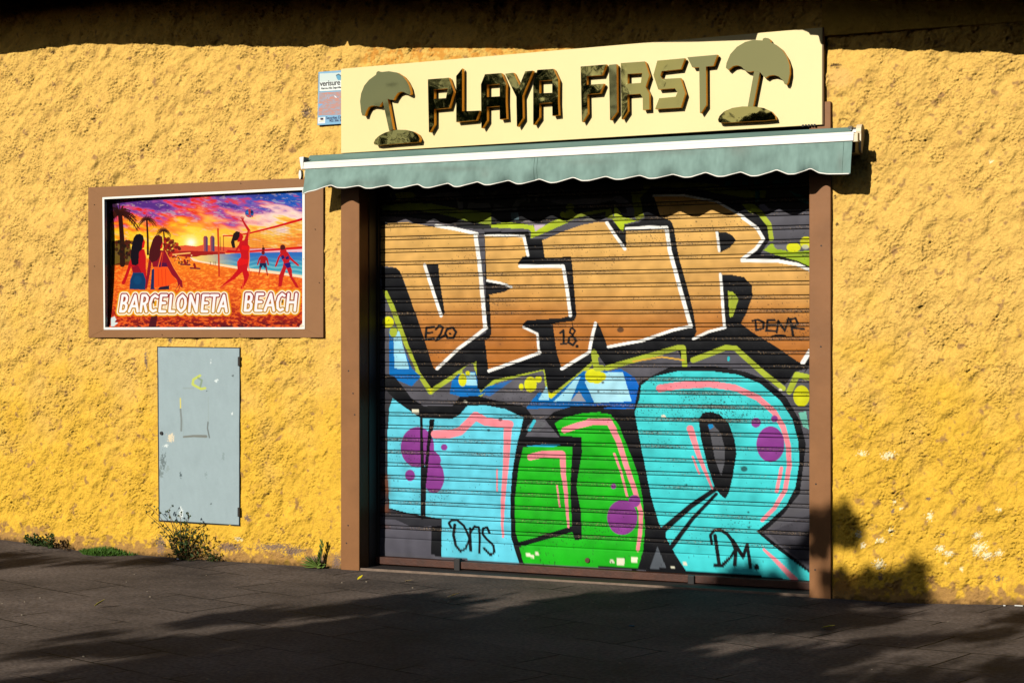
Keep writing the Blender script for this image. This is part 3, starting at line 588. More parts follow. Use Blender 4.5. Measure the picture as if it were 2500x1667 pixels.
# hills, sea, sand
h.fill([(860,690),(960,678),(1060,690),(1130,672),(1250,690),(1420,700),(1800,706),(2060,700),(2060,745),(800,760)], (226, 92, 60))
h.fill([(1500,715),(2060,700),(2060,740),(1500,745)], (238, 190, 200))
h.fill([(800,738),(1000,730),(1320,742),(1330,765),(1000,790),(800,780)], (168, 34, 30))
def sea(px, py):
    X_ = (px-200)*3.794; Y_ = (py-420)*3.794; s_ = (np.sin(Y_*.16+np.sin(X_*.02)*2)*.5+.5)[..., None]; n = smooth(1000, 1500, X_)[..., None]; d = smooth(760, 900, Y_)[..., None]
    deep = lin((20, 98, 190))*(1-d)+lin((40, 150, 180))*d; pale = lin((150, 216, 220))
    c_ = deep*(1-.5*s_*d-.1)+pale*(.5*s_*d+.1); return c_*n+lin((250, 214, 110))*(1-n)
h.fill_fn([(1010,800),(1100,775),(1300,760),(1560,748),(2060,740),(2060,960),(1800,920),(1540,890),(1280,850),(1080,830)], sea)
h.line([(1010,800),(1080,832),(1290,868),(1540,905),(1800,935),(2060,975)], 22, (244, 222, 190), 30)
sand = [(200,870),(300,840),(800,770),(1000,790),(1030,825),(1280,870),(1540,915),(1800,945),(2060,985),(2060,1460),(200,1460)]
sn_ = fnoise(nv, nu, .002, .006, .05, -.1, 2.6, 54); sn2_ = fnoise(nv, nu, .002, .015, .16, math.radians(12), 2.2, 57)
h.fill(sand, (240, 112, 34))
M = (zy > 780) & (h.c[..., 0] > .7) & (np.abs(h.c[..., 1]-lin((240,112,34))[1]) < 1e-3)
dk_ = smooth(1050, 1400, zy); a_ = (M*smooth(.1, 1.2, sn_+.5*sn2_+dk_*.9)*(.35+.6*dk_))[..., None]
h.c = h.c*(1-a_)+((lin((190, 56, 30))*(1-dk_[..., None])+lin((110, 16, 30))*dk_[..., None]))*a_
a_ = (M*smooth(.4, 1.4, -sn_-.3*sn2_)*(.7-.4*dk_))[..., None]; h.c = h.c*(1-a_)+lin((255, 176, 70))*a_
a_ = (M*dk_*.45)[..., None]; h.c = h.c*(1-a_)+lin((206, 40, 26))*a_
gl = np.exp(-np.hypot((zx-1000)/520, (zy-800)/150)**2)[..., None]*.45; m__ = M[..., None]*1.0; h.c = h.c*(1-gl*m__)+lin((255, 170, 40))*gl*m__
h.line([(700,1200),(670,1330),(650,1440)], 40, (90, 20, 36), 70)
# palms and shrubs
DKT = (58, 22, 18)
def palm(x, y, r, tx, ty, wd, n=15, seed=0):
    rr = random.Random(seed); h.line([(x, y), ((x+tx)/2+3, (y+ty)/2), (tx, ty)], wd, DKT, wd*1.3)
    for i in range(n):
        a = math.pi*(1.12+ -1.24*i/(n-1)) if False else math.radians(-200+220*i/(n-1)); L_ = r*rr.uniform(.8, 1.1)
        ex_, ey_ = x+L_*math.cos(a), y+L_*math.sin(a)*.75
        pts = [(x+(ex_-x)*s_, y+(ey_-y)*s_+L_*(.25+.35*abs(math.cos(a)))*s_**2.2) for s_ in (0, .25, .5, .75, 1)]
        h.line(pts, wd*.42, DKT, wd*.16)
        for p0, p1 in zip(pts[1:], pts[2:]):
            for f in (0, .5):
                qx, qy = p0[0]+(p1[0]-p0[0])*f, p0[1]+(p1[1]-p0[1])*f; h.line([(qx, qy), (qx+rr.uniform(-6, 6)+.05*r*math.cos(a), qy+r*.20)], wd*.22, (78, 30, 22), 2)
palm(320, 385, 190, 340, 850, 44, 19, 1); palm(590, 440, 92, 600, 760, 17, 17, 2); palm(752, 545, 76, 760, 700, 13, 17, 3)
h.line([(250,270),(300,380)], 70, (46, 22, 20), 40, a=.8)
h.fill([(220,640),(330,620),(420,660),(450,860),(220,860)], (52, 30, 20), .85)
rr = random.Random(5)
for i in range(90):
    x = rr.uniform(760, 905); y = rr.uniform(590, 780); 
    if y > 575+(x-760)*.75: h.dot(x, y, rr.uniform(8, 18), rr.choice([(150,24,22),(110,26,22),(196,50,30)]), a=.9)
for i in range(60): h.dot(rr.uniform(270, 470), rr.uniform(640, 800), rr.uniform(8, 20), rr.choice([(60,30,20),(90,36,24),(40,26,22)]), a=.85)
h.line([(840,765),(1000,750)], 12, (250, 190, 110))
for i in range(50): h.dot(rr.uniform(800, 1020), rr.uniform(770, 850), rr.uniform(3, 9), rr.choice([(90,24,24),(220,90,60),(150,40,40),(250,200,150)]))
for x, y in ((960, 855), (1050, 890)): h.line([(x-45, y), (x+40, y+5)], 14, (110, 30, 60)); h.line([(x-10, y-35), (x, y)], 22, (150, 26, 26))
# towers
for x, wd in ((1145, 42), (1207, 44)):
    h.fill([(x-wd/2,735),(x-wd/2,610),(x-wd/4,592),(x+wd/4,592),(x+wd/2,610),(x+wd/2,735)], (150, 76, 96)); h.fill([(x+3,735),(x+3,600),(x+wd/2,612),(x+wd/2,735)], (90, 72, 110)); h.line([(x-wd/2+4, 612),(x-wd/2+4,730)], 6, (236, 110, 60))
for x in (1190, 1222, 1238): h.line([(x, 832), (x, 860)], 5, (120, 50, 30))
# people
SKN = (196, 24, 34); SK2 = (150, 16, 44); RIM = (255, 150, 60)
h.fill([(515,705),(565,716),(582,790),(582,900),(592,1010),(600,1068),(585,1085),(566,1000),(556,935),(452,940),(432,872),(400,960),(372,1032),(345,1045),(336,1020),(358,985),(388,905),(412,830),(440,775),(470,730)], SKN)
h.fill([(440,880),(500,860),(545,940),(452,940)], SK2); h.line([(566,716),(584,790),(586,900)], 6, RIM)
h.fill([(452,930),(556,932),(582,1000),(578,1090),(420,1084),(424,1000)], (14, 66, 110)); h.dot(500, 1000, 40, (16, 84, 130), a=.6, soft=4)
h.fill([(540,612),(566,630),(572,652),(562,700),(530,716)], (214, 30, 30))
h.fill([(455,610),(480,578),(520,570),(552,588),(560,625),(546,660),(540,716),(512,740),(506,850),(480,866),(440,858),(424,790),(432,700),(448,640)], (26, 18, 30))
h.fill([(655,720),(770,728),(800,795),(850,890),(925,1000),(934,1066),(918,1070),(905,1040),(890,1060),(880,1000),(830,950),(790,880),(650,880),(638,830),(622,940),(592,1080),(574,1080),(590,960),(604,840),(620,780)], SK2)
h.line([(770,728),(803,795),(850,888),(920,996)], 6, RIM); h.fill([(700,840),(780,840),(790,880),(690,890)], (90, 16, 70))
h.fill([(640,905),(668,890),(668,1088),(628,1088)], (30, 50, 96)); h.fill([(720,1060),(806,1050),(806,1088),(700,1088)], (40, 34, 60))
h.fill([(664,882),(784,878),(830,950),(884,1012),(800,1052),(664,1072)], (250, 92, 26)); h.line([(735,745),(700,880)], 8, (250, 120, 50)); h.line([(748,745),(728,880)], 7, (210, 60, 30))
for x in (700, 735, 770): h.line([(x, 900), (x+6, 1050)], 6, (214, 60, 20))
h.line([(905,1030),(860,1100)], 5, SK2); h.line([(915,1030),(895,1095)], 5, SK2)
h.fill([(725,625),(745,650),(742,700),(715,720)], (206, 30, 26)); h.fill([(648,625),(670,592),(705,582),(738,600),(744,640),(724,690),(716,780),(690,820),(640,836),(608,800),(616,720),(636,660)], (84, 20, 26))
# net
NT = (214, 16, 24)
for i in range(44):
    x = 1500+i*13; h.line([(x, 585-.3*(x-1500)), (x, 735-.04*(x-1500))], 2.4, (120, 60, 40), a=.55)
for i in range(9):
    f = i/9; h.line([(1500, 590+150*f), (2045, 430+(265)*f)], 2.2, (120, 60, 40), a=.5)
h.line([(1310,592),(1420,590),(1560,565),(1800,505),(2050,435)], 11, NT, 24); h.line([(1310,592),(1312,730)], 6, (150, 30, 30)); h.line([(1280,600),(1282,725)], 5, (90, 40, 40)); h.line([(1340,742),(1560,735),(1800,718),(2050,700)], 16, NT, 24)
h.line([(1260,528),(1266,740),(1270,960)], 16, (206, 60, 30))
# far players
h.dot(1680, 712, 14, (70, 30, 30)); h.line([(1676,680),(1680,710)], 6, DKT); h.dot(1678, 748, 16, (120, 20, 30), 20)
h.fill([(1655,775),(1700,775),(1722,800),(1734,862),(1722,866),(1705,815),(1702,850),(1648,850),(1650,812),(1630,866),(1620,860),(1636,800)], (178, 24, 36))
h.fill([(1648,843),(1704,843),(1716,890),(1696,892),(1676,866),(1656,896),(1640,892)], (24, 44, 84)); h.line([(1652,890),(1638,950)], 15, (170, 24, 34), 8); h.line([(1706,888),(1720,960)], 15, (170, 24, 34), 8)
h.dot(1860, 700, 24, (90, 26, 30), 28); h.line([(1850,740),(1880,735)], 34, SKN); 
h.fill([(1845,745),(1905,738),(1935,790),(2012,860),(2014,872),(2000,872),(1926,812),(1918,850),(1945,900),(1950,970),(1990,1030),(2010,1070),(1985,1070),(1930,980),(1895,890),(1870,960),(1850,1060),(1820,1062),(1826,960),(1860,880),(1868,840),(1850,800),(1838,780),(1806,870),(1790,884),(1788,868),(1815,790)], SKN)
h.fill([(1846,775),(1868,770),(1880,800),(1850,810)], (40, 30, 110)); h.fill([(1885,790),(1915,775),(1920,805),(1890,812)], (40, 30, 110)); h.fill([(1872,850),(1930,835),(1936,880),(1900,892)], (40, 30, 120))
# spiking player and ball
h.line([(1450,690),(1425,735),(1350,728)], 20, SKN, 12)
h.fill([(1462,640),(1540,625),(1536,665),(1558,700),(1546,738),(1548,800),(1540,860),(1530,905),(1550,950),(1530,1010),(1484,1085),(1468,1085),(1500,990),(1486,925),(1400,1003),(1296,1072),(1278,1066),(1380,975),(1440,905),(1436,830),(1472,788),(1468,740),(1448,690)], (204, 14, 30))
h.fill([(1455,800),(1545,810),(1530,850),(1450,870),(1438,840)], (226, 20, 26)); h.fill([(1480,680),(1552,690),(1545,725),(1476,720)], (224, 20, 26))
h.line([(1515,650),(1548,545),(1505,478),(1488,445)], 36, (196, 20, 34), 15)
for a, b2 in (((1488,450),(1468,420)), ((1488,450),(1478,412)), ((1490,450),(1490,410)), ((1492,450),(1502,416)), ((1484,458),(1464,452))): h.line([a, b2], 8, (190, 30, 40), 5)
h.line([(1556,700),(1548,740),(1550,800),(1542,860),(1552,950)], 7, (255, 120, 50)); h.line([(1500,990),(1484,1080)], 5, (255, 110, 50)); h.line([(1400,1000),(1290,1068)], 5, (255, 120, 60)); h.line([(1550,545),(1540,620)], 6, (255, 120, 60))
h.fill([(1436,560),(1476,566),(1496,598),(1482,640),(1440,650)], (206, 20, 26)); h.fill([(1402,572),(1430,548),(1462,556),(1458,600),(1440,632),(1412,640),(1420,700),(1398,706),(1388,690),(1378,650),(1392,610)], (40, 18, 24))
h.dot(1551, 382, 40, (36, 92, 160)); h.fill([(1540,345),(1565,345),(1560,400),(1590,410),(1580,420),(1545,395)], (196, 60, 60)); h.fill([(1515,395),(1545,402),(1560,420),(1535,416)], (214, 70, 60)); h.dot(1572, 372, 12, (30, 30, 90)); h.dot(1532, 375, 10, (40, 130, 200))
lowd = smooth(1330, 1440, zy)*(zy < 1460); a_ = (lowd*smooth(-.5, .7, sn2_+.4*sn_)*.8)[..., None]; h.c = h.c*(1-a_)+lin((70, 14, 34))*a_
# title lettering
GL = {'A': [[(0,1),(.5,0),(1,1)], [(.2,.68),(.8,.68)]], 'B': [[(0,1),(0,0),(.6,0),(.88,.13),(.86,.34),(.6,.48),(0,.48)], [(.6,.48),(.98,.62),(.96,.86),(.66,1),(0,1)]],
      'C': [[(1,.1),(.62,0),(.2,.16),(0,.5),(.14,.86),(.55,1),(.95,.92)]], 'E': [[(1,0),(0,0),(0,1),(1,1)], [(0,.48),(.85,.48)]], 'H': [[(0,0),(0,1)], [(1,0),(1,1)], [(0,.5),(1,.5)]],
      'L': [[(0,0),(0,1),(1,1)]], 'N': [[(0,1),(0,0),(1,1),(1,0)]], 'O': [[(.5,0),(.1,.2),(0,.5),(.1,.8),(.5,1),(.9,.8),(1,.5),(.9,.2),(.5,0)]],
      'R': [[(0,1),(0,0),(.6,0),(.95,.14),(.92,.38),(.6,.52),(0,.52)], [(.55,.52),(1,1)]], 'T': [[(0,0),(1,0)], [(.5,0),(.5,1)]]}
title = [('B',345,55),('A',432,84),('R',545,54),('C',628,62),('E',725,50),('L',818,42),('O',888,72),('N',1000,66),('E',1118,48),('T',1190,62),('A',1270,76)]
title2 = [('B',1518,55),('E',1616,54),('A',1702,84),('C',1812,58),('H',1908,72)]
def word(lst, y0, y1, wd, col, col2=None):
    for ch, x, w_ in lst:
        for st in GL[ch]:
            P_ = [(x+w_*a+.10*(y1-y0)*(1-b_)-8, y0+(y1-y0)*b_) for a, b_ in st]
            if col2 is None: h.line(P_, wd, col, soft=.7)
            else:
                w2, d = h.dist(P_, wd)
                if w2:
                    f = smooth(y0-10, y1, (h.py[w2]-420)*3.794)[..., None]; h.put(w2, np.clip(.5-d/.7, 0, 1), lin(col)*(1-f)+lin(col2)*f)
for lst, y0, y1 in ((title, 1142, 1290), (title2, 1130, 1282)):
    word(lst, y0, y1, 94, (232, 168, 14)); word(lst, y0, y1, 70, (250, 240, 220)); word(lst, y0, y1, 48, (160, 2, 30), (196, 146, 4)); word(lst, y0, y1, 24, (250, 244, 246))
h.dot(662, 1205, 7, (90, 60, 10), 16); h.dot(1856, 1200, 7, (90, 60, 10), 16)
# torn white corner and scuffs
h.fill([(250,1350),(285,1335),(305,1365),(290,1390),(325,1395),(290,1430),(262,1430)], (214, 226, 226)); h.fill([(2020,1420),(2042,1400),(2045,1440),(2015,1440)], (250, 220, 190))
m_poster = mat('poster_print', None, .5, attr='paint', spec=.06)
po = put('poster', grid_mesh('poster', Pq, np.clip(h.c, 0, 1)**1.12*.86), m_poster, pb)
# ================================================================= meter cupboard door
m_grey = mat('grey_paint', (158, 176, 176), .5, bump=.0008, bscale=12, var=.035, vscale=5)
md = empty('meter_cupboard', at(485, 1275, -.01), 'pale grey scuffed metal cupboard door low on the wall under the poster box', 'cupboard door')
d4 = [(386, 848), (584.5, 850.5), (583.5, 1281), (390, 1269)]; f4 = [(383.5, 845.5), (587, 848), (586, 1284), (387, 1272)]
fq = quad(f4, -.006); b = MB(); b.hexa(fq, [(x, .02, z) for x, _, z in fq]); b.build('cupboard_frame', m_dark, md)
nu2, nv2 = 200, 420; U2, V2 = np.meshgrid(np.linspace(0, 1, nu2), np.linspace(0, 1, nv2)); c = [np.array(at(x, y, -.016)) for x, y in d4]
Pd = ((c[0]*(1-U2[..., None])+c[1]*U2[..., None])*(1-V2[..., None])+(c[3]*(1-U2[..., None])+c[2]*U2[..., None])*V2[..., None])
dn = fnoise(nv2, nu2, .003, .15, 1.0, None, 1, 61); Pd[..., 1] += .0007*dn
dx_, dy_ = pix(Pd[..., 0], -.016, Pd[..., 2]); m_ = Paint(dx_, dy_, (156, 173, 177)); m_.zone(300, 800, 2.613)
s1 = fnoise(nv2, nu2, .003, .01, .06, None, 1, 62); s2 = fnoise(nv2, nu2, .003, .03, .3, 1.4, 2.5, 63)
m_.c *= (1+.012*s2+.008*s1)[..., None]
def scuff(x, y, rx_, ry_, col, a=.85):
    d = np.hypot((m_.px-(300+x/2.613))/(rx_/2.613), (m_.py-(800+y/2.613))/(ry_/2.613))+.35*s1; k_ = ((1-smooth(.7, 1.1, d))*a)[..., None]; m_.c[:] = m_.c*(1-k_)+lin(col)*k_
m_.line([(492,305),(450,330),(445,360),(470,375),(500,390),(525,385)], 16, (200, 208, 60), a=.8); m_.line([(480,320),(505,335),(495,375)], 12, (120, 140, 90), a=.6)
m_.line([(366,450),(368,510)], 7, (222, 206, 90)); m_.line([(368,520),(374,590),(372,655)], 12, (120, 126, 122), a=.8); m_.line([(388,695),(450,690),(530,692)], 12, (112, 110, 98), 18, a=.8); m_.line([(543,600),(540,640),(552,700)], 9, (96, 100, 96), a=.8)
m_.line([(385,385),(450,386)], 8, (146, 160, 156), a=.7); m_.line([(545,440),(545,600)], 4, (150, 164, 160), a=.7); m_.line([(385,430),(385,690)], 4, (150, 166, 164), a=.5)
scuff(305, 702, 20, 26, (232, 214, 180)); scuff(275, 752, 14, 10, (224, 232, 228)); scuff(255, 850, 16, 46, (96, 108, 108), .8); scuff(240, 925, 18, 30, (110, 122, 120), .7); scuff(370, 942, 8, 13, (60, 76, 78)); scuff(640, 830, 9, 22, (130, 146, 146), .6)
scuff(530, 935, 9, 16, (130, 146, 146), .6); scuff(598, 340, 10, 12, (222, 232, 230)); scuff(560, 220, 4, 14, (225, 232, 230)); scuff(697, 547, 5, 9, (225, 232, 230)); scuff(370, 1180, 12, 30, (232, 238, 234)); scuff(700, 306, 6, 6, (80, 90, 90)); scuff(562, 1118, 5, 7, (70, 80, 80)); scuff(535, 402, 5, 5, (70, 80, 80)); scuff(415, 1042, 4, 5, (70, 80, 80)); scuff(285, 900, 12, 24, (140, 154, 152), .6)
dm = put('door_panel', grid_mesh('door_panel', Pd, np.clip(m_.c, 0, 1)), mat('door_paint', None, .6, spec=.15, attr='paint', bump=.0003, bscale=30), md)
dm.modifiers.new('thickness', 'SOLIDIFY').thickness = -.008
for x, y in ((584, 882), (583.5, 1249)):
    X, _, Zw = at(x, y, -.012); b = MB(); b.box(X-.004, X+.012, -.026, -.008, Zw-.032, Zw+.032); b.build('hinge', m_dark, md, .002)
X, _, Zw = at(395, 1057, -.016); b = MB(); b.tube([(X, -.01, Zw), (X, -.026, Zw)], .013, n=14); b.build('lock', m_dark, md, .002)
# ================================================================= alarm plate
ap = empty('alarm_plate', at(806, 240, -.01), 'small blue and white burglar alarm plate tucked behind the left edge of the shop sign', 'alarm plate')
a4 = [(777.5, 176.5), (860, 170), (860, 301), (775, 306.5)]
nu3, nv3 = 150, 240; U3, V3 = np.meshgrid(np.linspace(0, 1, nu3), np.linspace(0, 1, nv3)); AY = -.022; c = [np.array(at(x, y, AY)) for x, y in a4]
Pa = ((c[0]*(1-U3[..., None])+c[1]*U3[..., None])*(1-V3[..., None])+(c[3]*(1-U3[..., None])+c[2]*U3[..., None])*V3[..., None])
ax_, ay_ = pix(Pa[..., 0], AY, Pa[..., 2]); p_ = Paint(ax_, ay_, (128, 178, 210)); p_.zone(760, 160, 9.8)
p_.fill([(195,200),(950,160),(950,585),(192,625)], (206, 220, 214)); p_.fill([(200,400),(950,360),(950,580),(196,620)], (232, 238, 232))
p_.line([(190,190),(188,630),(950,590)], 10, (70, 120, 150)); p_.fill([(195,655),(950,615),(950,1175),(170,1200)], (178, 140, 134))
an = fnoise(nv3, nu3, .001, .004, .03, 0.0, 2.6, 71)
Mz = (ay_ > 226) & (ay_ < 280); a_ = (Mz*smooth(-.2, 1.0, an)*.7)[..., None]; p_.c = p_.c*(1-a_)+lin((150, 160, 178))*a_
a_ = (Mz*smooth(.6, 1.4, -an)*.7)[..., None]; p_.c = p_.c*(1-a_)+lin((212, 128, 104))*a_
p_.fill([(180,920),(290,925),(170,1010)], (110, 170, 220)); p_.line([(560,735),(595,770)], 18, (250, 250, 250)); p_.line([(340,700),(350,790),(400,720),(410,800),(460,710)], 14, (150, 176, 200), a=.7)
p_.fill([(165,1250),(330,1235),(330,1385),(160,1395)], (240, 240, 236)); p_.fill([(215,1258),(292,1252),(292,1305),(218,1310)], (50, 26, 44)); p_.line([(190,1345),(300,1330)], 14, (206, 190, 120))
p_.fill([(590,240),(650,208),(720,260),(730,350),(640,355),(605,300)], (90, 160, 190)); p_.line([(600,240),(655,212),(715,262)], 22, (30, 70, 90))
pl = put('plate', grid_mesh('plate', Pa, np.clip(p_.c, 0, 1)), mat('plate_print', None, .35, attr='paint'), ap); pl.modifiers.new('thickness', 'SOLIDIFY').thickness = -.010
def words(txt, px_, py_, Y, hgt, m, parent, name='lettering', wide=1.0, slope=0.0, bold=0.0):
    cu = bpy.data.curves.new('t', 'FONT'); cu.body = txt; cu.size = hgt; cu.space_character = .95; cu.offset = bold; cu.extrude = .0006
    ob = bpy.data.objects.new('t', cu); scene.collection.objects.link(ob); bpy.context.view_layer.update()
    me = bpy.data.meshes.new_from_object(ob.evaluated_get(bpy.context.evaluated_depsgraph_get())); bpy.data.objects.remove(ob); bpy.data.curves.remove(cu)
    X, _, Zw = at(px_, py_, Y)
    for v_ in me.vertices: v_.co = (X+v_.co.x*wide, Y-v_.co.z-.0008, Zw+v_.co.y+v_.co.x*wide*slope)
    me.name = name; return put(name, me, m, parent)
m_ink = mat('black_ink', (14, 14, 16), .5); m_navy = mat('navy_ink', (20, 50, 100), .5)
words('verisure', 760+205/9.8, 160+500/9.8, AY, .052, m_ink, ap, wide=1.0, bold=.0008); words('Alarma Alta Seguridad', 760+232/9.8, 160+578/9.8, AY, .0195, m_ink, ap, bold=.0003)
words('Securitas Direct', 760+352/9.8, 160+1290/9.8, AY, .026, m_navy, ap, bold=.0005); words('902 366 366', 760+430/9.8, 160+1355/9.8, AY, .024, m_navy, ap, bold=.0005); words('Alarmas para tu hogar', 760+232/9.8, 160+800/9.8, AY, .03, mat('faded_ink', (160, 178, 200), .5), ap) if False else None
# ================================================================= shop sign
sg_ = empty('shop_sign', at(1400, 240, 0), 'long cream sign board with raised brass letters PLAYA FIRST between two beach umbrellas', 'shop sign')
BY = -.05; LY = -.097
s4 = [(832.3, 168.5), (2007.5, 67.5), (2007.5, 304.8), (832.3, 375)]
m_cream = mat('cream_board', (238, 217, 150), .45, bump=.0005, bscale=3, var=.02, vscale=2)
sq = quad(s4, BY); b = MB(); b.hexa(sq, [(x, -.004, z) for x, _, z in sq]); board = b.build('board', m_cream, sg_, .003)
m_edge = mat('board_edge', (120, 84, 44), .6)
b = MB(); x2 = sq[1][0]; b.hexa([(x2+.0005, BY+.004, sq[1][2]), (x2+.006, BY+.004, sq[1][2]), (x2+.006, BY+.004, sq[2][2]), (x2+.0005, BY+.004, sq[2][2])], [(x2+.0005, -.004, sq[1][2]), (x2+.006, -.004, sq[1][2]), (x2+.006, -.004, sq[2][2]), (x2+.0005, -.004, sq[2][2])]); b.build('edge_strip', m_edge, sg_)
b = MB()
X, _, Zw = at(1958, 308, -.05)
for k in range(5): b.box(X+.018*k, X+.018*k+.012, -.055, -.01, Zw-.006+.003*(k % 2), Zw+.008)
b.build('cable_clip', m_dark, sg_, .002)
m_brass = bpy.data.materials.new('mirror_brass'); m_brass.use_nodes = True; n_ = m_brass.node_tree; bs = n_.nodes['Principled BSDF']
bs.inputs['Metallic'].default_value = 1; bs.inputs['Roughness'].default_value = .04; bs.inputs['Base Color'].default_value = (*[float(v) for v in lin((158, 156, 108))], 1)
tc_ = n_.nodes.new('ShaderNodeTexCoord'); tn = n_.nodes.new('ShaderNodeTexNoise'); tn.inputs['Scale'].default_value = 3; tn.inputs['Detail'].default_value = 2; bp_ = n_.nodes.new('ShaderNodeBump'); bp_.inputs['Distance'].default_value = .0011; bp_.inputs['Strength'].default_value = 1
n_.links.new(tc_.outputs['Object'], tn.inputs['Vector']); n_.links.new(tn.outputs[0], bp_.inputs['Height']); n_.links.new(bp_.outputs[0], bs.inputs['Normal'])
m_side = mat('brushed_gold_side', (206, 146, 46), .5, metal=1.0)
m_wavy = m_brass.copy(); m_wavy.name = 'rippled_brass'
for nd in m_wavy.node_tree.nodes:
    if nd.type == 'BUMP': nd.inputs['Distance'].default_value = .0050
    if nd.type == 'TEX_NOISE': nd.inputs['Scale'].default_value = 4.2; nd.inputs['Detail'].default_value = 1.5
    if nd.type == 'BSDF_PRINCIPLED': nd.inputs['Base Color'].default_value = (*[float(v) for v in lin((176, 168, 104))], 1); nd.inputs['Roughness'].default_value = .03
z1 = (870, 160, 7.84); z2 = (1140, 140, 7.84); z3 = (1400, 120, 7.84); z4 = (1680, 60, 6.03)
def letter(name, zn, out, holes=(), parent=sg_, depth=.036, plain=False):
    f = lambda P_: [at(zn[0]+x/zn[2], zn[1]+y/zn[2], LY) for x, y in P_]
    b = MB(); b.prism(f(out), (0, depth, 0), [f(q_) for q_ in holes]); bmesh.ops.recalc_face_normals(b.bm, faces=b.bm.faces)
    for fc in b.bm.faces: fc.material_index = 0 if abs(fc.normal.y) > .5 else 1
    return b.build(name, [m_wavy if name in ('letter', 'foot') and not plain else m_brass, m_side], parent)
letter('letter', z1, [(1368,270),(1768,238),(1862,508),(1772,815),(1490,840),(1490,1135),(1402,1282),(1388,1275)], [[(1487,462),(1748,442),(1715,628),(1487,642)]])
letter('letter', z1, [(1910,205),(2025,60),(2025,880),(2362,866),(2290,1050),(1912,1085)])
letter('letter', z2, [(345,328),(655,306),(745,520),(742,850),(757,1178),(628,1190),(625,935),(383,955),(383,1212),(290,1360),(276,1356),(268,520)], [[(383,530),(628,512),(628,750),(383,765)]])
letter('letter', z2, [(730,318),(885,298),(1005,545),(1115,272),(1260,260),(1062,745),(1070,1165),(965,1328),(955,1328),(945,760)])
letter('letter', z2, [(1348,245),(1652,226),(1745,430),(1742,860),(1755,1108),(1635,1122),(1632,868),(1385,885),(1385,1148),(1282,1297),(1268,1292),(1268,505)], [[(1385,452),(1632,438),(1632,682),(1385,695)]])
letter('letter', z3, [(137,338),(628,297),(545,500),(255,522),(255,690),(580,665),(508,848),(265,868),(272,1238),(172,1398),(160,1394)])
letter('letter', z3, [(678,305),(822,292),(832,1205),(712,1362),(700,1360)], plain=True)
letter('letter', z3, [(905,272),(1365,240),(1450,510),(1380,722),(1447,860),(1452,1155),(1328,1166),(1325,940),(1278,856),(1035,876),(1038,1190),(935,1343),(922,1343),(912,800)], [[(1035,480),(1315,462),(1290,650),(1035,668)]])
letter('letter', z3, [(1605,225),(2130,178),(2055,385),(1690,426),(1662,505),(1700,577),(2045,556),(2138,850),(2055,1120),(1562,1150),(1640,944),(1955,915),(1990,835),(1940,752),(1622,775),(1530,500)])
letter('letter', z4, [(-12,485),(430,447),(370,610),(262,622),(265,1188),(184,1308),(172,1304),(163,632),(60,632)], plain=True)
def umb(zn, can, pole, base_, lab):
    e = bpy.data.objects.new('umbrella_emblem', None); scene.collection.objects.link(e); e.parent = sg_; e['label'] = lab
    letter('canopy', zn, can, parent=e); letter('pole', zn, pole, parent=e, depth=.035); letter('foot', zn, base_, parent=e)
    return e
e1 = umb(z1, [(70,690),(90,540),(150,390),(240,280),(375,180),(388,130),(420,110),(462,124),(500,127),(620,113),(780,140),(890,210),(960,300),(1010,400),(1038,520),(1035,552),(1010,562),(960,540),(900,508),(850,502),(790,530),(740,600),(710,662),(640,655),(598,640),(505,690),(440,790),(380,777),(300,770),(230,800),(190,870),(160,965),(115,962),(92,900)],
         [(505,691),(597,641),(705,1228),(628,1256)], [(345,1515),(332,1480),(360,1420),(430,1350),(540,1290),(640,1258),(780,1232),(950,1235),(1080,1265),(1170,1320),(1212,1400),(1200,1465),(700,1503),(420,1530)], 'umbrella emblem at the left end of the sign')
e2 = umb(z4, [(555,640),(565,570),(620,440),(720,330),(840,260),(960,230),(1095,238),(1100,212),(1130,198),(1180,205),(1212,232),(1208,260),(1290,300),(1380,370),(1450,480),(1490,600),(1495,720),(1470,850),(1450,887),(1420,880),(1395,825),(1330,765),(1260,745),(1190,755),(1145,785),(1105,760),(1055,702),(972,686),(905,700),(860,690),(820,660),(780,620),(720,603),(660,615),(590,672)],
         [(972,687),(1054,703),(955,1208),(878,1207)], [(440,1400),(460,1350),(530,1280),(650,1230),(800,1208),(960,1209),(1110,1230),(1220,1280),(1280,1350),(1290,1400),(1100,1418),(480,1450),(450,1440)], 'umbrella emblem at the right end of the sign')
# ================================================================= awning
aw = empty('awning', at(1400, 340, 0), 'rolled-in teal fabric awning with a scalloped valance and a white front bar over the doorway', 'awning')
m_fab = mat('teal_canvas', (130, 160, 148), .9, bump=.004, bscale=5, var=.13, vscale=3.0, spec=.1)
AF = -.26
def bar(mb, tl, tr, br_, bl_, Yf, Yb): q_ = quad([tl, tr, br_, bl_], Yf); mb.hexa(q_, [(x, Yb, z) for x, _, z in q_])
b = MB(); bar(b, (740.8, 396.6), (2084.8, 321.4), (2083.5, 344), (739.5, 413.2), AF, AF+.045); b.build('front_bar', m_white, aw, .003)
b = MB(); bar(b, (741, 401.4), (2084.8, 327.6), (2084.8, 328.6), (741, 402.2), AF-.0015, AF); b.build('bar_lip', m_white, aw)
nn = 420; fx = np.linspace(0, 1, nn); rowsF = []
T0 = np.array(at(743, 396.5, AF+.02)); T1_ = np.array(at(2081, 321.5, AF+.02)); R0 = np.array(at(757, 380, -.06)); R1 = np.array(at(2074, 311, -.06))
for s_ in np.linspace(0, 1, 12):
    P_ = (T0*(1-s_)+R0*s_)[None]*(1-fx[:, None])+(T1_*(1-s_)+R1*s_)[None]*fx[:, None]; P_[:, 2] += -.006*math.sin(math.pi*s_)+.003*np.sin(fx*37+s_*2)*math.sin(math.pi*s_); rowsF.append(P_)
rr0 = .028
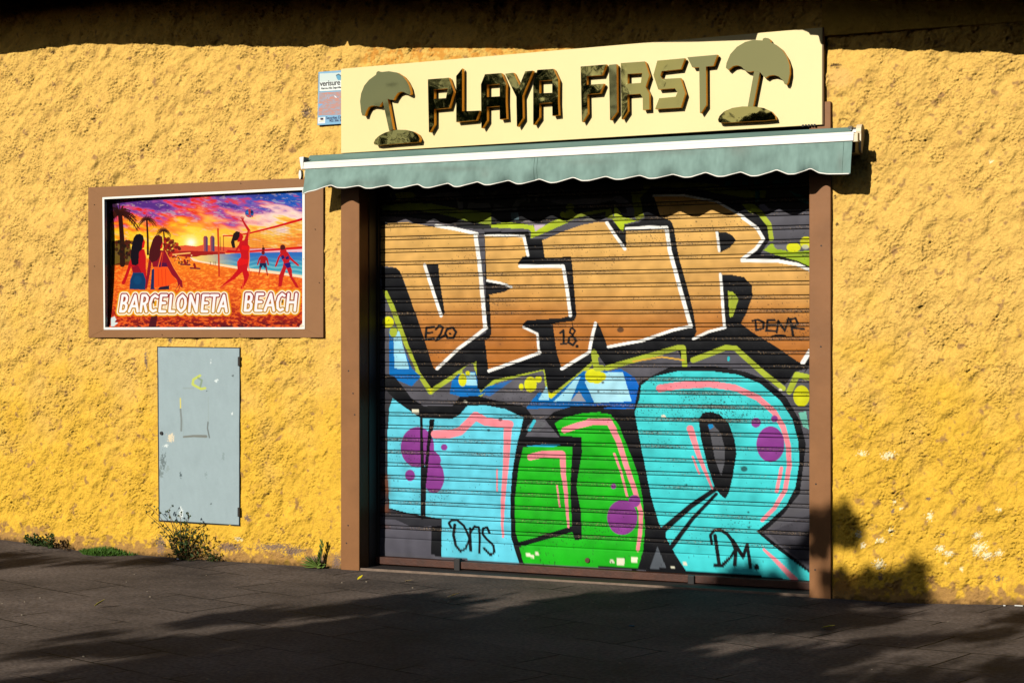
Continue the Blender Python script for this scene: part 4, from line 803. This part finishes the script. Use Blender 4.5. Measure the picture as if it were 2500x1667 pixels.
for a in np.linspace(.35, 3.0, 10):
    P_ = R0[None]*(1-fx[:, None])+R1[None]*fx[:, None]; P_[:, 1] += rr0*math.sin(a)-rr0*math.sin(.35); P_[:, 2] += rr0*math.cos(a)-rr0*math.cos(.35); rowsF.append(P_)
fo = put('fabric_roll', grid_mesh('fabric_roll', np.stack(rowsF)), m_fab, aw); fo.modifiers.new('t', 'SOLIDIFY').thickness = .0015
hem = [(738,475),(751,468.5),(771,464.6),(789,455.7),(804,451),(822,458.3),(843,459),(872,452.3),(892,460),(910,459.8),(943.5,450.8),(961,459.4),(980,459.5),(1016.5,449),(1036,458.5),(1050,458.5),(1088,446),(1108,456),(1122,456),(1161,442.8),(1185,452),(1200,451.5),(1237,439.3),(1262,449.5),(1275,449),(1311,435.8),(1345,447),(1358,446),(1396,432.3),(1420,441.5),(1438,441),(1475,429.7),(1503,438.5),(1520,438),(1558,427),(1585,436.3),(1602,435.5),(1638,424),(1670,433.3),(1686,432.5),(1720,420),(1752,431.5),(1768,431),(1805,418.8),(1833,430),(1850,429.3),(1893,413.5),(1925,426),(1943,425.5),(1975,409.7),(2000,422.5),(2020,425),(2050,424.7),(2076,424)]
ncv = 900; hxp = np.linspace(738.5, 2076, ncv); hyp = np.interp(hxp, [p[0] for p in hem], [p[1] for p in hem]); hyp = np.convolve(np.pad(hyp, 4, 'edge'), np.hanning(11)[1:-1]/np.hanning(11).sum(), 'valid')
crest = np.clip((np.interp(hxp, [738,780,843,961,1036,1185,1345,1503,1670,1833,2000,2080], [468,463,459,459.5,458.5,452,447,438.5,433.3,430,422.5,424])-hyp)/9, 0, 1)
tw = np.array([at(746+(2081-746)*f, 413+(343.6-413)*f, AF+.01) for f in np.linspace(0, 1, ncv)]); bw = np.array([at(x, y, AF+.004) for x, y in zip(hxp, hyp)])
fold = np.convolve(np.random.randn(ncv+40), np.hanning(41)/12, 'valid')[:ncv]; VR = []
for s_ in np.linspace(0, 1, 26):
    P_ = tw*(1-s_)+bw*s_; P_[:, 1] += s_**2.5*.030*crest; P_[:, 1] += (s_*.012*fold+.006*s_*np.sin(np.arange(ncv)*.05+2*s_)+.004*math.sin(3.1*s_)*np.sin(np.arange(ncv)*.023+4*s_)); VR.append(P_)
VR = np.stack(VR); fn_ = fnoise(26, ncv, .01, .03, 2.5, math.pi/2, 2.0, 91)[..., None]; fn2_ = fnoise(26, ncv, .01, .08, 1.2, None, 1, 92)[..., None]
vpx, vpy = pix(VR[..., 0], VR[..., 1], VR[..., 2]); vc_ = lin((132, 159, 150))*(1+.03*fn_+.05*fn2_)
for sx_, sy_, rx_, ry_, a__ in ((1805,362,26,22,.42),(1760,352,60,8,.35),(1640,372,80,7,.25),(1430,395,70,9,.2),(1185,425,12,10,.25),(900,448,40,8,.2),(2052,395,8,26,.3),(1100,412,90,6,.25)):
    k_ = (np.exp(-np.hypot((vpx-sx_)/rx_, (vpy-sy_)/ry_)**2)*a__)[..., None]; vc_ = vc_*(1-k_)+lin((112, 104, 96))*k_
m_val = mat('valance_canvas', None, .9, attr='paint', bump=.004, bscale=6, spec=.1)
va = put('valance', grid_mesh('valance', VR, np.clip(vc_, 0, 1)), m_val, aw); va.modifiers.new('t', 'SOLIDIFY').thickness = .0015
b = MB(); b.tube([tuple(p) for p in VR[-1][::3]], .0042, n=6); b.build('piping', m_white, va, smooth=True)
m_stitch = mat('stitching', (96, 122, 112), .9)
for f_ in (.42, .425, .985):
    i_ = int(f_*(ncv-1)); b = MB(); b.tube([tuple(p_+np.array((0, -.0018, 0))) for p_ in VR[:, i_]], .0014, n=4); b.build('seam', m_stitch, va)
m_cap = mat('cap_cream', (236, 214, 176), .5, var=.04)
# right end: cap plate with two rounded ends, drawn in the side plane
def cap(mb, xw, wd, pts): mb.prism([(xw, y, z) for y, z in pts], (wd, 0, 0))
Xc, _, Zc = at(2108, 323, -.06)
def ring(cy, cz, r, a0, a1, n=10): return [(cy+r*math.cos(math.radians(a0+(a1-a0)*k/n)), cz+r*math.sin(math.radians(a0+(a1-a0)*k/n))) for k in range(n+1)]
b = MB(); cap(b, Xc-.035, .032, ring(-.06, Zc, .047, -20, 200)+ring(-.085, Zc-.105, .024, 180, 360)); b.build('end_cap', m_cap, aw, .004)
b = MB(); b.tube([(Xc-.12, -.06, Zc), (Xc-.036, -.06, Zc)], .032, n=16); b.tube([(Xc-.085, -.07, Zc), (Xc-.060, -.07, Zc)], .040, n=16); b.build('roller_end', mat('roller_metal', (150, 150, 146), .4, metal=.6), aw, .002)
b = MB(); Xe, _, Ze = at(2090, 335, AF+.01); b.box(Xe-.02, Xe+.012, AF+.006, AF+.05, Ze-.028, Ze+.026); b.build('bar_cap', m_cap, aw, .004)
b = MB(); Xe, _, Ze = at(2092, 358, -.08); b.box(Xe-.10, Xe+.02, -.20, -.03, Ze-.05, Ze+.03); b.build('arm_bracket', m_dark, aw, .006)
# left end: white caps and the folded arm end
b = MB(); Xe, _, Ze = at(736, 398, AF); b.prism([(Xe-.018, AF-.002, Ze+.04), (Xe+.018, AF-.002, Ze+.042), (Xe+.012, AF-.002, Ze-.044), (Xe-.004, AF-.002, Ze-.044)], (0, .07, 0)); b.build('bar_cap', m_white, aw, .005)
b = MB(); Xe, _, Ze = at(737, 425, -.15); b.prism([(x, -.16, z) for x, z in [(Xe-.010+.011*math.cos(t_), Ze-.005+.033*math.sin(t_)) for t_ in np.linspace(0, 2*math.pi, 15)[:-1]]], (0, .03, 0)); b.build('arm_end', m_white, aw, .003)
b = MB(); Xe, _, Ze = at(748, 425, -.12); b.prism([(x, -.13, z) for x, z in [(Xe-.004+.010*math.cos(t_), Ze+.026*math.sin(t_)) for t_ in np.linspace(0, 2*math.pi, 15)[:-1]]], (0, .03, 0)); b.build('arm_end', m_cap, aw, .003)
L0 = at(775, 392, -.07); L1 = at(2075, 326, -.07)
b = MB(); b.tube([L0, L1], .02, n=10); b.build('torsion_bar', m_dark, aw)
# ================================================================= pavement
xs = sorted(set([-220, -60] + [float(v) for v in np.linspace(-16, 4, 121)] + [30, 220])); ys = [-260, -60, -25] + list(np.linspace(-16, .42, 83))
gv = np.zeros((len(ys), len(xs), 3))
for j, y in enumerate(ys):
    for i, x in enumerate(xs): gv[j, i] = (x, y, float(gz(x))*float(smooth(-9, -1, y)) + (.004*math.sin(x*1.7+y*.9)*math.cos(y*1.3-x*.4) if y > -16 and y < -.3 else 0))
m_pv = bpy.data.materials.new('paving'); m_pv.use_nodes = True; n = m_pv.node_tree; ND = n.nodes; LK = n.links; bs = ND['Principled BSDF']
bs.inputs['Roughness'].default_value = .8; bs.inputs['Specular IOR Level'].default_value = .08
def node(t_, **kw):
    o = ND.new(t_)
    for k_, v_ in kw.items(): setattr(o, k_, v_)
    return o
geo = node('ShaderNodeNewGeometry'); mp = node('ShaderNodeMapping'); mp.inputs['Rotation'].default_value = (0, 0, math.radians(18)); LK.new(geo.outputs['Position'], mp.inputs[0])
wn = node('ShaderNodeTexNoise'); wn.inputs['Scale'].default_value = 2.0; LK.new(geo.outputs['Position'], wn.inputs['Vector'])
wv = node('ShaderNodeVectorMath', operation='SCALE'); wv.inputs['Scale'].default_value = .035; LK.new(wn.outputs['Color'], wv.inputs[0]); av = node('ShaderNodeVectorMath', operation='ADD'); LK.new(mp.outputs[0], av.inputs[0]); LK.new(wv.outputs[0], av.inputs[1])
br = node('ShaderNodeTexBrick'); br.offset = .5; br.inputs['Scale'].default_value = 1; br.inputs['Mortar Size'].default_value = .008; br.inputs['Mortar Smooth'].default_value = .6; br.inputs['Brick Width'].default_value = .62; br.inputs['Row Height'].default_value = .42
br.inputs['Color1'].default_value = (.9, .9, .9, 1); br.inputs['Color2'].default_value = (1.12, 1.1, 1.08, 1); br.inputs['Mortar'].default_value = (1, 1, 1, 1); LK.new(av.outputs[0], br.inputs['Vector'])
n1 = node('ShaderNodeTexNoise'); n1.inputs['Scale'].default_value = 1.1; n1.inputs['Detail'].default_value = 8; n1.inputs['Roughness'].default_value = .62; LK.new(geo.outputs['Position'], n1.inputs['Vector'])
cr = node('ShaderNodeValToRGB'); e_ = cr.color_ramp.elements; e_[0].position = .32; e_[0].color = (*[float(v) for v in lin((78, 70, 65))], 1); e_[1].position = .68; e_[1].color = (*[float(v) for v in lin((128, 114, 104))], 1); LK.new(n1.outputs[0], cr.inputs[0])
n2 = node('ShaderNodeTexNoise'); n2.inputs['Scale'].default_value = 45; n2.inputs['Detail'].default_value = 6; LK.new(geo.outputs['Position'], n2.inputs['Vector'])
mr = node('ShaderNodeMapRange'); mr.inputs[1].default_value = .3; mr.inputs[2].default_value = .7; mr.inputs[3].default_value = .62; mr.inputs[4].default_value = 1.38; LK.new(n2.outputs[0], mr.inputs[0])
m1_ = node('ShaderNodeVectorMath', operation='MULTIPLY'); LK.new(cr.outputs[0], m1_.inputs[0]); LK.new(br.outputs['Color'], m1_.inputs[1]); m2_ = node('ShaderNodeVectorMath', operation='SCALE'); LK.new(m1_.outputs[0], m2_.inputs[0]); LK.new(mr.outputs[0], m2_.inputs['Scale'])
# joints only open here and there
n3 = node('ShaderNodeTexNoise'); n3.inputs['Scale'].default_value = 1.6; LK.new(geo.outputs['Position'], n3.inputs['Vector']); jm = node('ShaderNodeMapRange'); jm.inputs[1].default_value = .46; jm.inputs[2].default_value = .56; LK.new(n3.outputs[0], jm.inputs[0])
jf = node('ShaderNodeMath', operation='MULTIPLY'); LK.new(br.outputs['Fac'], jf.inputs[0]); LK.new(jm.outputs[0], jf.inputs[1])
mx = node('ShaderNodeMixRGB'); mx.inputs[2].default_value = (.012, .010, .008, 1); LK.new(jf.outputs[0], mx.inputs[0]); LK.new(m2_.outputs[0], mx.inputs[1]); LK.new(mx.outputs[0], bs.inputs['Base Color'])
hs = node('ShaderNodeMath', operation='MULTIPLY_ADD'); hs.inputs[1].default_value = -2.5; LK.new(jf.outputs[0], hs.inputs[0]); LK.new(n2.outputs[0], hs.inputs[2]); bp = node('ShaderNodeBump'); bp.inputs['Distance'].default_value = .004; LK.new(hs.outputs[0], bp.inputs['Height']); LK.new(bp.outputs[0], bs.inputs['Normal'])
pv = put('pavement', grid_mesh('pavement', gv), m_pv); tag(pv, kind='structure')
# ================================================================= weeds
def leafmat(name, c, tr=.25): return mat(name, c, .6, var=.35, vscale=30, spec=.3)
m_leaf = leafmat('weed_green', (56, 76, 32)); m_grass = leafmat('grass_green', (78, 116, 38)); m_stem = mat('stem_green', (84, 88, 44), .7); m_dry = mat('dry_stem', (112, 84, 50), .8); m_palm = leafmat('palm_green', (96, 118, 50))
def leafq(b, p, d, w_, l_, cup=.2):
    d = Vector(d).normalized(); s_ = d.cross(Vector((random.uniform(-1, 1), random.uniform(-1, 1), random.uniform(-1, 1)))).normalized(); nrm = d.cross(s_)
    P_ = [p, p+d*l_*.35+s_*w_*.5+nrm*cup*w_, p+d*l_*.75+s_*w_*.4+nrm*cup*w_*.5, p+d*l_, p+d*l_*.75-s_*w_*.4+nrm*cup*w_*.5, p+d*l_*.35-s_*w_*.5+nrm*cup*w_]
    v_ = [b.bm.verts.new(q_) for q_ in P_]; b.bm.faces.new((v_[0], v_[1], v_[2], v_[3])); b.bm.faces.new((v_[0], v_[3], v_[4], v_[5]))
def rv(a=1): return Vector((random.uniform(-a, a), random.uniform(-a, a), random.uniform(-a, a)))
# tall bushy weed under the cupboard
bp0 = Vector(at(448, 1364, -.06)); bush = empty('weed', bp0, 'tall bushy weed with thin stems under the grey cupboard door', 'weed', 'weeds at the foot of the wall')
tips = [(360,1232),(357,1253),(408,1248),(415,1262),(442,1252),(455,1275),(470,1290),(495,1285),(505,1310),(515,1345),(395,1300),(430,1290),(480,1310),(418,1310),(462,1262),(500,1335),(402,1330),(520,1360)]
bs_, bl_ = MB(), MB()
for tx_, ty_ in tips:
    tip = Vector(at(tx_, ty_, random.uniform(-.16, -.03))); st0 = bp0+Vector((random.uniform(-.05, .06), random.uniform(-.03, .03), -.02)); mid = (st0*.5+tip*.5)+Vector(((tip-st0).x*-.18, random.uniform(-.03, .02), (tip-st0).z*.10))
    P_ = [st0*(1-t_)**2+mid*2*t_*(1-t_)+tip*t_*t_ for t_ in np.linspace(0, 1, 9)]; bs_.tube(P_, .0042, .0016, n=5)
    for k in range(4): leafq(bl_, tip+rv(.008), rv(), .012, .016)
    for i in range(3, 9):
        if random.random() < .75:
            q_ = P_[i]; e__ = q_+Vector((random.uniform(-.04, .04), random.uniform(-.03, .02), random.uniform(.0, .05))); bs_.tube([q_, e__], .0015, .001, n=4)
            for k in range(3): leafq(bl_, e__+rv(.008), rv(), .012, .018)
for k in range(190):
    a = random.gauss(0, 1); px_ = 446+random.gauss(0, 14); hh = random.random()**1.2; py_ = 1366-hh*74+abs(px_-446)*.3
    p = Vector(at(px_, py_, random.uniform(-.16, .0))); leafq(bl_, p, rv()+Vector((0, -.3, .3)), random.uniform(.010, .022), random.uniform(.016, .034))
bs_.build('stems', m_dry, bush); bl_.build('leaves', m_leaf, bush)
def weed(px_, py_, w_, h_, nst, nlf, lab, mm=m_leaf, ms=m_stem, ls=.02, group='weeds at the foot of the wall'):
    o = Vector(at(px_, py_, -.05)); e = empty('weed', o, lab, 'weed', group); a_, c_ = MB(), MB()
    for i in range(nst):
        tx_ = px_+random.uniform(-w_, w_); tip = Vector(at(tx_, py_-h_*random.uniform(.4, 1), random.uniform(-.14, -.02))); s0 = o+Vector(((tip-o).x*.5, 0, -.01))
        P_ = [s0*(1-t_)+tip*t_+Vector((0, 0, .02*math.sin(math.pi*t_))) for t_ in np.linspace(0, 1, 5)]; a_.tube(P_, .0025, .001, n=4)
        for k in range(nlf): leafq(c_, P_[random.randrange(1, 5)]+rv(.018), rv()+Vector((0, -.2, .3)), ls*random.uniform(.5, .9), ls*random.uniform(.9, 1.6))
    a_.build('stems', ms, e); c_.build('leaves', mm, e); return e
weed(100, 1342, 42, 38, 22, 14, 'low dark leafy weed at the far left foot of the wall')
weed(148, 1345, 8, 34, 5, 6, 'thin dry weed just right of the low leafy weed', m_dry, m_dry)
weed(516, 1372, 20, 26, 12, 8, 'small sprig at the right foot of the bushy weed', ls=.013)
# grass tuft
go = Vector(at(270, 1364, -.08)); ge = empty('grass_tuft', go, 'bright green mat of short grass at the foot of the wall', 'grass'); b = MB()
for k in range(1500):
    f = random.gauss(0, .42); f = max(-1.05, min(1.1, f)); p = Vector(at(270+f*58, 1366, 0)); p.y = -random.random()*.20*(1-f*f*.6); p.z = float(gz(p.x))-.004
    l_ = random.uniform(.025, .075)*(1-.5*abs(f)); leafq(b, p, Vector((random.uniform(-.9, .9), random.uniform(-.9, .5), 1)), .005, l_)
b.build('blades', m_grass, ge)
# palm-like weed near the door post
po_ = Vector(at(776, 1388, -.06)); pe = empty('weed', po_, 'spiky fan leaved weed beside the left door post', 'weed', 'weeds at the foot of the wall'); b = MB()
for i in range(26):
    a = math.radians(95+95*i/25.); L_ = random.uniform(.09, .15)*.9; d = Vector((math.cos(a)*1.0, random.uniform(-.5, -.1), math.sin(a)*.55)); s_ = po_+Vector((.0, 0, .015))
    leafq(b, s_, d, .010, L_)
for i in range(60):
    t_ = random.random(); s_ = Vector(at(777+13*t_, 1386-58*t_, -.05)); leafq(b, s_, Vector((random.uniform(-.5, .5), random.uniform(-.4, .1), 1)), .010, random.uniform(.035, .06))
for i in range(14): leafq(b, po_+rv(.02), Vector((random.uniform(.2, 1), -.2, random.uniform(0, .5))), .012, .05)
b.build('fronds', m_palm, pe)
b = MB(); b.tube([po_+Vector((0, 0, -.02)), Vector(at(788, 1340, -.05))], .005, .003, n=6); b.build('stem', m_stem, pe)
# ================================================================= fallen leaves and litter
m_yel = mat('yellow_leaf', (214, 196, 26), .6, var=.15, vscale=60); m_tan = mat('tan_leaf', (206, 176, 110), .6, var=.15, vscale=60); m_litw = mat('litter_white', (226, 222, 214), .7)
def leaf(px_, py_, size, mm, lab, rot, tilt=.15, cat='leaf', name='fallen_leaf', group='fallen leaves on the pavement'):
    x, y, _ = on_ground(px_, py_, 0); zz_ = float(gz(x))*float(smooth(-9, -1, y))+.006; x, y, _ = on_ground(px_, py_, zz_)
    b = MB(); ca, sa = math.cos(rot), math.sin(rot); out = []
    prof_ = [(-1, 0), (-.7, .38), (-.2, .6), (.35, .5), (.75, .22), (1.0, 0), (.75, -.22), (.35, -.5), (-.2, -.6), (-.7, -.38)]
    mid = [(-1, 0), (-.2, 0), (.35, 0), (1.0, 0)]
    V_ = lambda u_, v_: b.bm.verts.new((x+size*(u_*ca-v_*sa), y+size*(u_*sa+v_*ca), zz_+size*(.25*abs(v_)+tilt*(u_+1)*.5+.10*u_*u_)))
    vo = [V_(*q_) for q_ in prof_]; c0 = V_(0, 0)
    for i in range(len(vo)): b.bm.faces.new((c0, vo[i], vo[(i+1) % len(vo)]))
    o = b.build(name, mm); o.modifiers.new('t', 'SOLIDIFY').thickness = .0008; return tag(o, lab, cat, group)
leaf(243, 1481, .034, m_yel, 'bright yellow leaf alone on the sunlit paving at the far left', .1, 1.3)
leaf(1108, 1458, .038, m_tan, 'curled tan and yellow leaf on the paving in front of the shutter', .5, .7)
leaf(2022, 1534, .040, m_yel, 'yellow leaf on the shaded paving in front of the right door post', -.2, .5)
leaf(998, 1420, .028, m_tan, 'pale tan leaf close to the threshold left of centre', -.3, .5)
leaf(879, 1414, .022, m_yel, 'tiny yellow leaf in front of the left door post', 1.2, 1.2)
leaf(1920, 1513, .022, mat('brown_leaf', (96, 66, 40), .7), 'small dull brown leaf just left of the yellow leaf by the right post', .4, .6)
leaf(1212, 1420, .014, mat('dark_leaf', (60, 50, 40), .7), 'tiny dark leaf near the threshold', .2, .4)
def bit(px_, py_, l_, lab, mm=m_litw, name='paper_scrap', cat='litter', rot=.1):
    x, y, _ = on_ground(px_, py_, .01); z_ = float(gz(x))*float(smooth(-9, -1, y)); b = MB(); d = Vector((math.cos(rot), math.sin(rot), 0))*l_/2; c_ = Vector((x, y, z_+.007))
    b.tube([c_-d, c_+d], .004, n=6); return tag(b.build(name, mm), lab, cat)
bit(2452, 1487, .012, 'small white stub beside the long white stub at the right foot of the wall', name='cigarette_stub', cat='stub'); bit(2487, 1489, .045, 'long white cigarette stub at the right foot of the wall', name='cigarette_stub', cat='stub', rot=.05)
bit(434, 1362, .02, 'tiny pale scrap caught in front of the bushy weed', mat('lilac', (190, 196, 230), .6)); bit(1542, 1526, .03, 'small blue scrap on the shaded paving before the shutter', mat('blue_scrap', (30, 80, 110), .6))
m_grit = mat('grit', (150, 136, 116), .8); b = MB()
for k in range(60):
    px_ = random.uniform(0, 2500); py_ = random.uniform(1480, 1660) if random.random() < .4 else 1400+random.random()*90
    x, y, _ = on_ground(px_, py_, 0)
    if y > -.04: continue
    z_ = float(gz(x))*float(smooth(-9, -1, y)); r_ = random.uniform(.0015, .0045); b.box(x-r_, x+r_*1.4, y-r_, y+r_, z_, z_+r_)
tag(b.build('grit', m_grit), kind='stuff')
# ================================================================= street trees behind the viewpoint
m_tl = mat('tree_leaf', (62, 84, 34), .55, var=.3, vscale=3, spec=.4); m_bark = mat('bark', (104, 92, 76), .9, bump=.02, bscale=12, var=.25)
def leafmesh(centers, per, rad, ls, seed):
    r = np.random.RandomState(seed); C_ = np.repeat(np.array(centers), per, 0); n_l = len(C_)
    P_ = C_+r.randn(n_l, 3)*np.repeat(np.array(rad), per)[:, None]*.5
    d = r.randn(n_l, 3); d /= np.linalg.norm(d, axis=1)[:, None]; e = np.cross(d, r.randn(n_l, 3)); e /= np.linalg.norm(e, axis=1)[:, None]; l_ = ls*r.uniform(.6, 1.2, (n_l, 1))
    Q_ = np.stack([P_-d*l_, P_+e*l_*.55, P_+d*l_, P_-e*l_*.55], 1).reshape(-1, 3); me = bpy.data.meshes.new('crown')
    me.vertices.add(len(Q_)); me.vertices.foreach_set('co', Q_.astype(np.float32).ravel()); me.loops.add(len(Q_)); me.loops.foreach_set('vertex_index', np.arange(len(Q_), dtype=np.int32))
    me.polygons.add(n_l); me.polygons.foreach_set('loop_start', np.arange(0, len(Q_), 4, dtype=np.int32)); me.update(calc_edges=True); return me
def trunk(b, x, y, h_, r_, ends):
    b.tube([(x, y, -.1), (x+.05, y, h_*.35), (x-.05, y+.05, h_*.7), (x, y, h_)], r_, r_*.6, n=12)
    for e in ends: s0 = Vector((x, y, h_*random.uniform(.7, 1))); e = Vector(e); b.tube([s0, (s0+e)/2+Vector((0, 0, .25)), e], r_*.4, r_*.08, n=6)
# the crown whose shade falls on the pavement: clusters stand where the sunlight to the shaded ground passes
gx_, gy_ = np.meshgrid(np.arange(-400, 2901, 6.0), np.arange(1330, 1801, 3.0)); sh = Paint(gx_, gy_, (0, 0, 0)); WH = (255, 255, 255)
for P_, a_, c_ in (([(230,1543),(480,1512),(800,1486),(990,1466)],8,26), ([(980,1464),(1160,1474)],16,6), ([(70,1592),(370,1570),(650,1550),(900,1525)],8,36), ([(-60,1676),(200,1642),(450,1612),(700,1588)],14,44),
                   ([(1900,1515),(2050,1512),(2170,1506)],26,8), ([(1820,1600),(2050,1596),(2230,1590)],30,8), ([(2100,1575),(2240,1567),(2360,1566)],10,18), ([(2300,1568),(2480,1562)],14,6), ([(1800,1650),(1950,1640),(2080,1632)],36,10),
                   ([(2250,1650),(2500,1640)],8,12), ([(1950,1472),(2150,1476),(2350,1474)],18,6), ([(2380,1520),(2520,1514)],5,8), ([(-60,1384),(100,1372),(200,1378)],9,4), ([(-60,1365),(60,1360)],5,3), ([(340,1368),(500,1371)],6,3), ([(620,1388),(690,1390)],5,4)):
    sh.line(P_, a_, WH, c_, soft=2)
sh.fill([(640,1590),(760,1535),(920,1506),(1100,1500),(1250,1497),(1330,1470),(1400,1457),(1560,1448),(1720,1443),(1900,1442),(1990,1458),(2060,1463),(1980,1488),(1960,1500),(1900,1530),(1800,1545),(1720,1562),(1680,1590),(1800,1612),(1860,1640),(1900,1667),(2000,1700),(2300,1690),(2600,1700),(2900,1720),(2900,1801),(-400,1801),(-400,1740),(-60,1700),(300,1655)], WH)
for x, y, a_, c_ in ((1813,1493,95,13),(1702,1477,62,5),(1622,1506,60,4),(1393,1621,74,8),(1490,1580,90,4),(560,1603,105,5),(900,1640,120,4),(1150,1560,140,3),(1130,1520,70,3),(350,1600,200,6),(780,1520,60,3),(1900,1460,50,4),(200,1690,150,7),(1000,1700,160,6),(1640,1650,90,5),(1250,1660,100,4),(760,1590,60,3)): sh.dot(x, y, a_, (0, 0, 0), c_)
hr = random.Random(23)
for k in range(34):
    x_ = hr.uniform(100, 2300); y_ = hr.uniform(1520, 1690); sh.dot(x_, y_, hr.uniform(20, 70), (0, 0, 0), hr.uniform(2, 4.5), a=.9)
def shade(px_, py_):
    if py_ > 1795: return (math.sin(px_*.004+py_*.03)+math.sin(px_*.007-py_*.021)) < 1.3
    i = int((py_-1330)/3); j = int((px_+400)/6)
    return 0 <= i < sh.c.shape[0] and 0 <= j < sh.c.shape[1] and sh.c[i, j, 0] > rnd.random()
cen, rad = [], []; rnd = random.Random(11); tries = 0
while len(cen) < 1500 and tries < 400000:
    tries += 1; x = rnd.uniform(-10.5, 1.5); y = -.06-6.2*rnd.random()**1.3; qx, qy = pix(x, y, 0)
    if qy < 1340 or (qx > 1880 and y > -.3) or not shade(qx, qy): continue
    hh = rnd.uniform(3.2, 4.3); p = (x-SX/SZ*hh, y-hh/SZ, hh)
    cen.append(p); rad.append(rnd.uniform(.07, .15) if qy < 1680 else rnd.uniform(.25, .4))
for wx_, wy_, rr_, n_c in ((2050, 1272, 10, 4), (2066, 1290, 9, 4), (2030, 1300, 9, 2), (2010, 1290, 9, 2), (1998, 1335, 8, 1), (2140, 1440, 12, 4), (2175, 1448, 15, 6), (2215, 1442, 14, 5), (2240, 1404, 7, 3), (2045, 1432, 8, 2), (1935, 1300, 12, 3), (1790, 1412, 24, 9), (1850, 1410, 22, 7), (1760, 1425, 20, 4), (2225, 1462, 10, 3), (2090, 1462, 20, 3)):
    for k in range(int(n_c*1.1)):
        X, _, Zw = at(wx_+rnd.gauss(0, rr_*1.25), wy_+rnd.gauss(0, rr_*.9), 0); hh = rnd.uniform(3.3, 4.4)-Zw; cen.append((X-SX/SZ*hh, -hh/SZ, Zw+hh)); rad.append(rnd.uniform(.03, .09))
for k in range(0):
    x, y, _ = on_ground(rnd.uniform(-60, 170), rnd.uniform(1350, 1386), .05); hh = rnd.uniform(5.5, 7); cen.append((x-SX/SZ*hh, y-hh/SZ, hh)); rad.append(.12)
cen = np.array(cen); 
order = cen[:, 0] > np.median(cen[:, 0])
def tree(name, sel, x, y, lab, per, ls, seed, dx_t=0.0):
    mid_ = cen[sel].mean(0); x, y = mid_[0]+dx_t, mid_[1]-.6
    e = empty('tree', (x, y, 0), lab, 'tree', 'trees across the pavement behind the viewpoint')
    C_ = cen[sel]; R_ = np.array(rad)[sel]; put('crown', leafmesh(C_, per, R_, ls, seed), m_tl, e)
    b = MB(); mid_ = C_.mean(0); near = np.where(np.hypot(C_[:, 0]-mid_[0], C_[:, 1]-mid_[1]) < 1.5)[0]; ends = [tuple(C_[i]) for i in np.random.RandomState(seed).choice(near, 18)]; x, y = mid_[0]+dx_t, mid_[1]-.6; trunk(b, x, y, 2.9, .16, ends); b.build('trunk', m_bark, e)
tree('a', order, -3.4, -12.2, 'leafy street tree whose crown shades the right of the pavement', 60, .058, 3)
tree('b', ~order, -8.6, -12.4, 'leafy street tree whose crown shades the left of the pavement', 60, .058, 4)
# a row of denser trees and an added sky-blocking building on the other side of the street
for i, (x, y, h_, r_) in enumerate(((-27, -25, 6.4, 3.0), (-17, -27, 9.4, 2.9), (-11, -27, 5.0, 2.4), (3, -24, 7.5, 3.6), (10, -22, 7.0, 3.4), (17, -20, 7, 3.5))):
    e = empty('tree', (x, y, 0), ['round crowned tree across the street', 'tallest dark tree across the street', 'smaller tree across the street', 'broad tree across the street', 'dense tree across the street to the right', 'farthest right tree across the street'][i], 'tree', 'trees on the far side of the street')
    r = np.random.RandomState(70+i); d = r.randn(260, 3); d /= np.linalg.norm(d, axis=1)[:, None]; C_ = d*(r.uniform(.45, 1, (260, 1)))*[r_, r_, r_*.75]+[x, y, h_*.62]
    put('crown', leafmesh(C_, 40, [.7]*260, .14, 80+i), m_tl, e); b = MB(); trunk(b, x, y, h_*.5, .25, [tuple(C_[k]) for k in range(0, 260, 26)]); b.build('trunk', m_bark, e)

# tall house across the street, right of the trees (unseen, added to block sky light)
hb = empty('sky_blocking_house', (8, -31, 0), 'tall plastered building added unseen across the street to cut sky light', 'sky_blocking_house')
m_h = mat('house_plaster', (120, 96, 76), .9, var=.1, vscale=1); m_gl = mat('window_glass', (30, 34, 38), .1)
b = MB(); b.box(-6.5, 44, -42, -31, -.2, 13.5); b.build('wall', m_h, hb)
b = MB(); b.box(-7.1, 44.6, -42.5, -30.4, 13.5, 13.9); b.build('roof', m_eave, hb)
for fl_ in range(4):
    for k in range(12):
        x = -4+k*4; b = MB(); b.box(x-.6, x+.6, -31.02, -30.96, 1.2+fl_*3.2, 2.9+fl_*3.2); b.build('window', m_gl, hb)
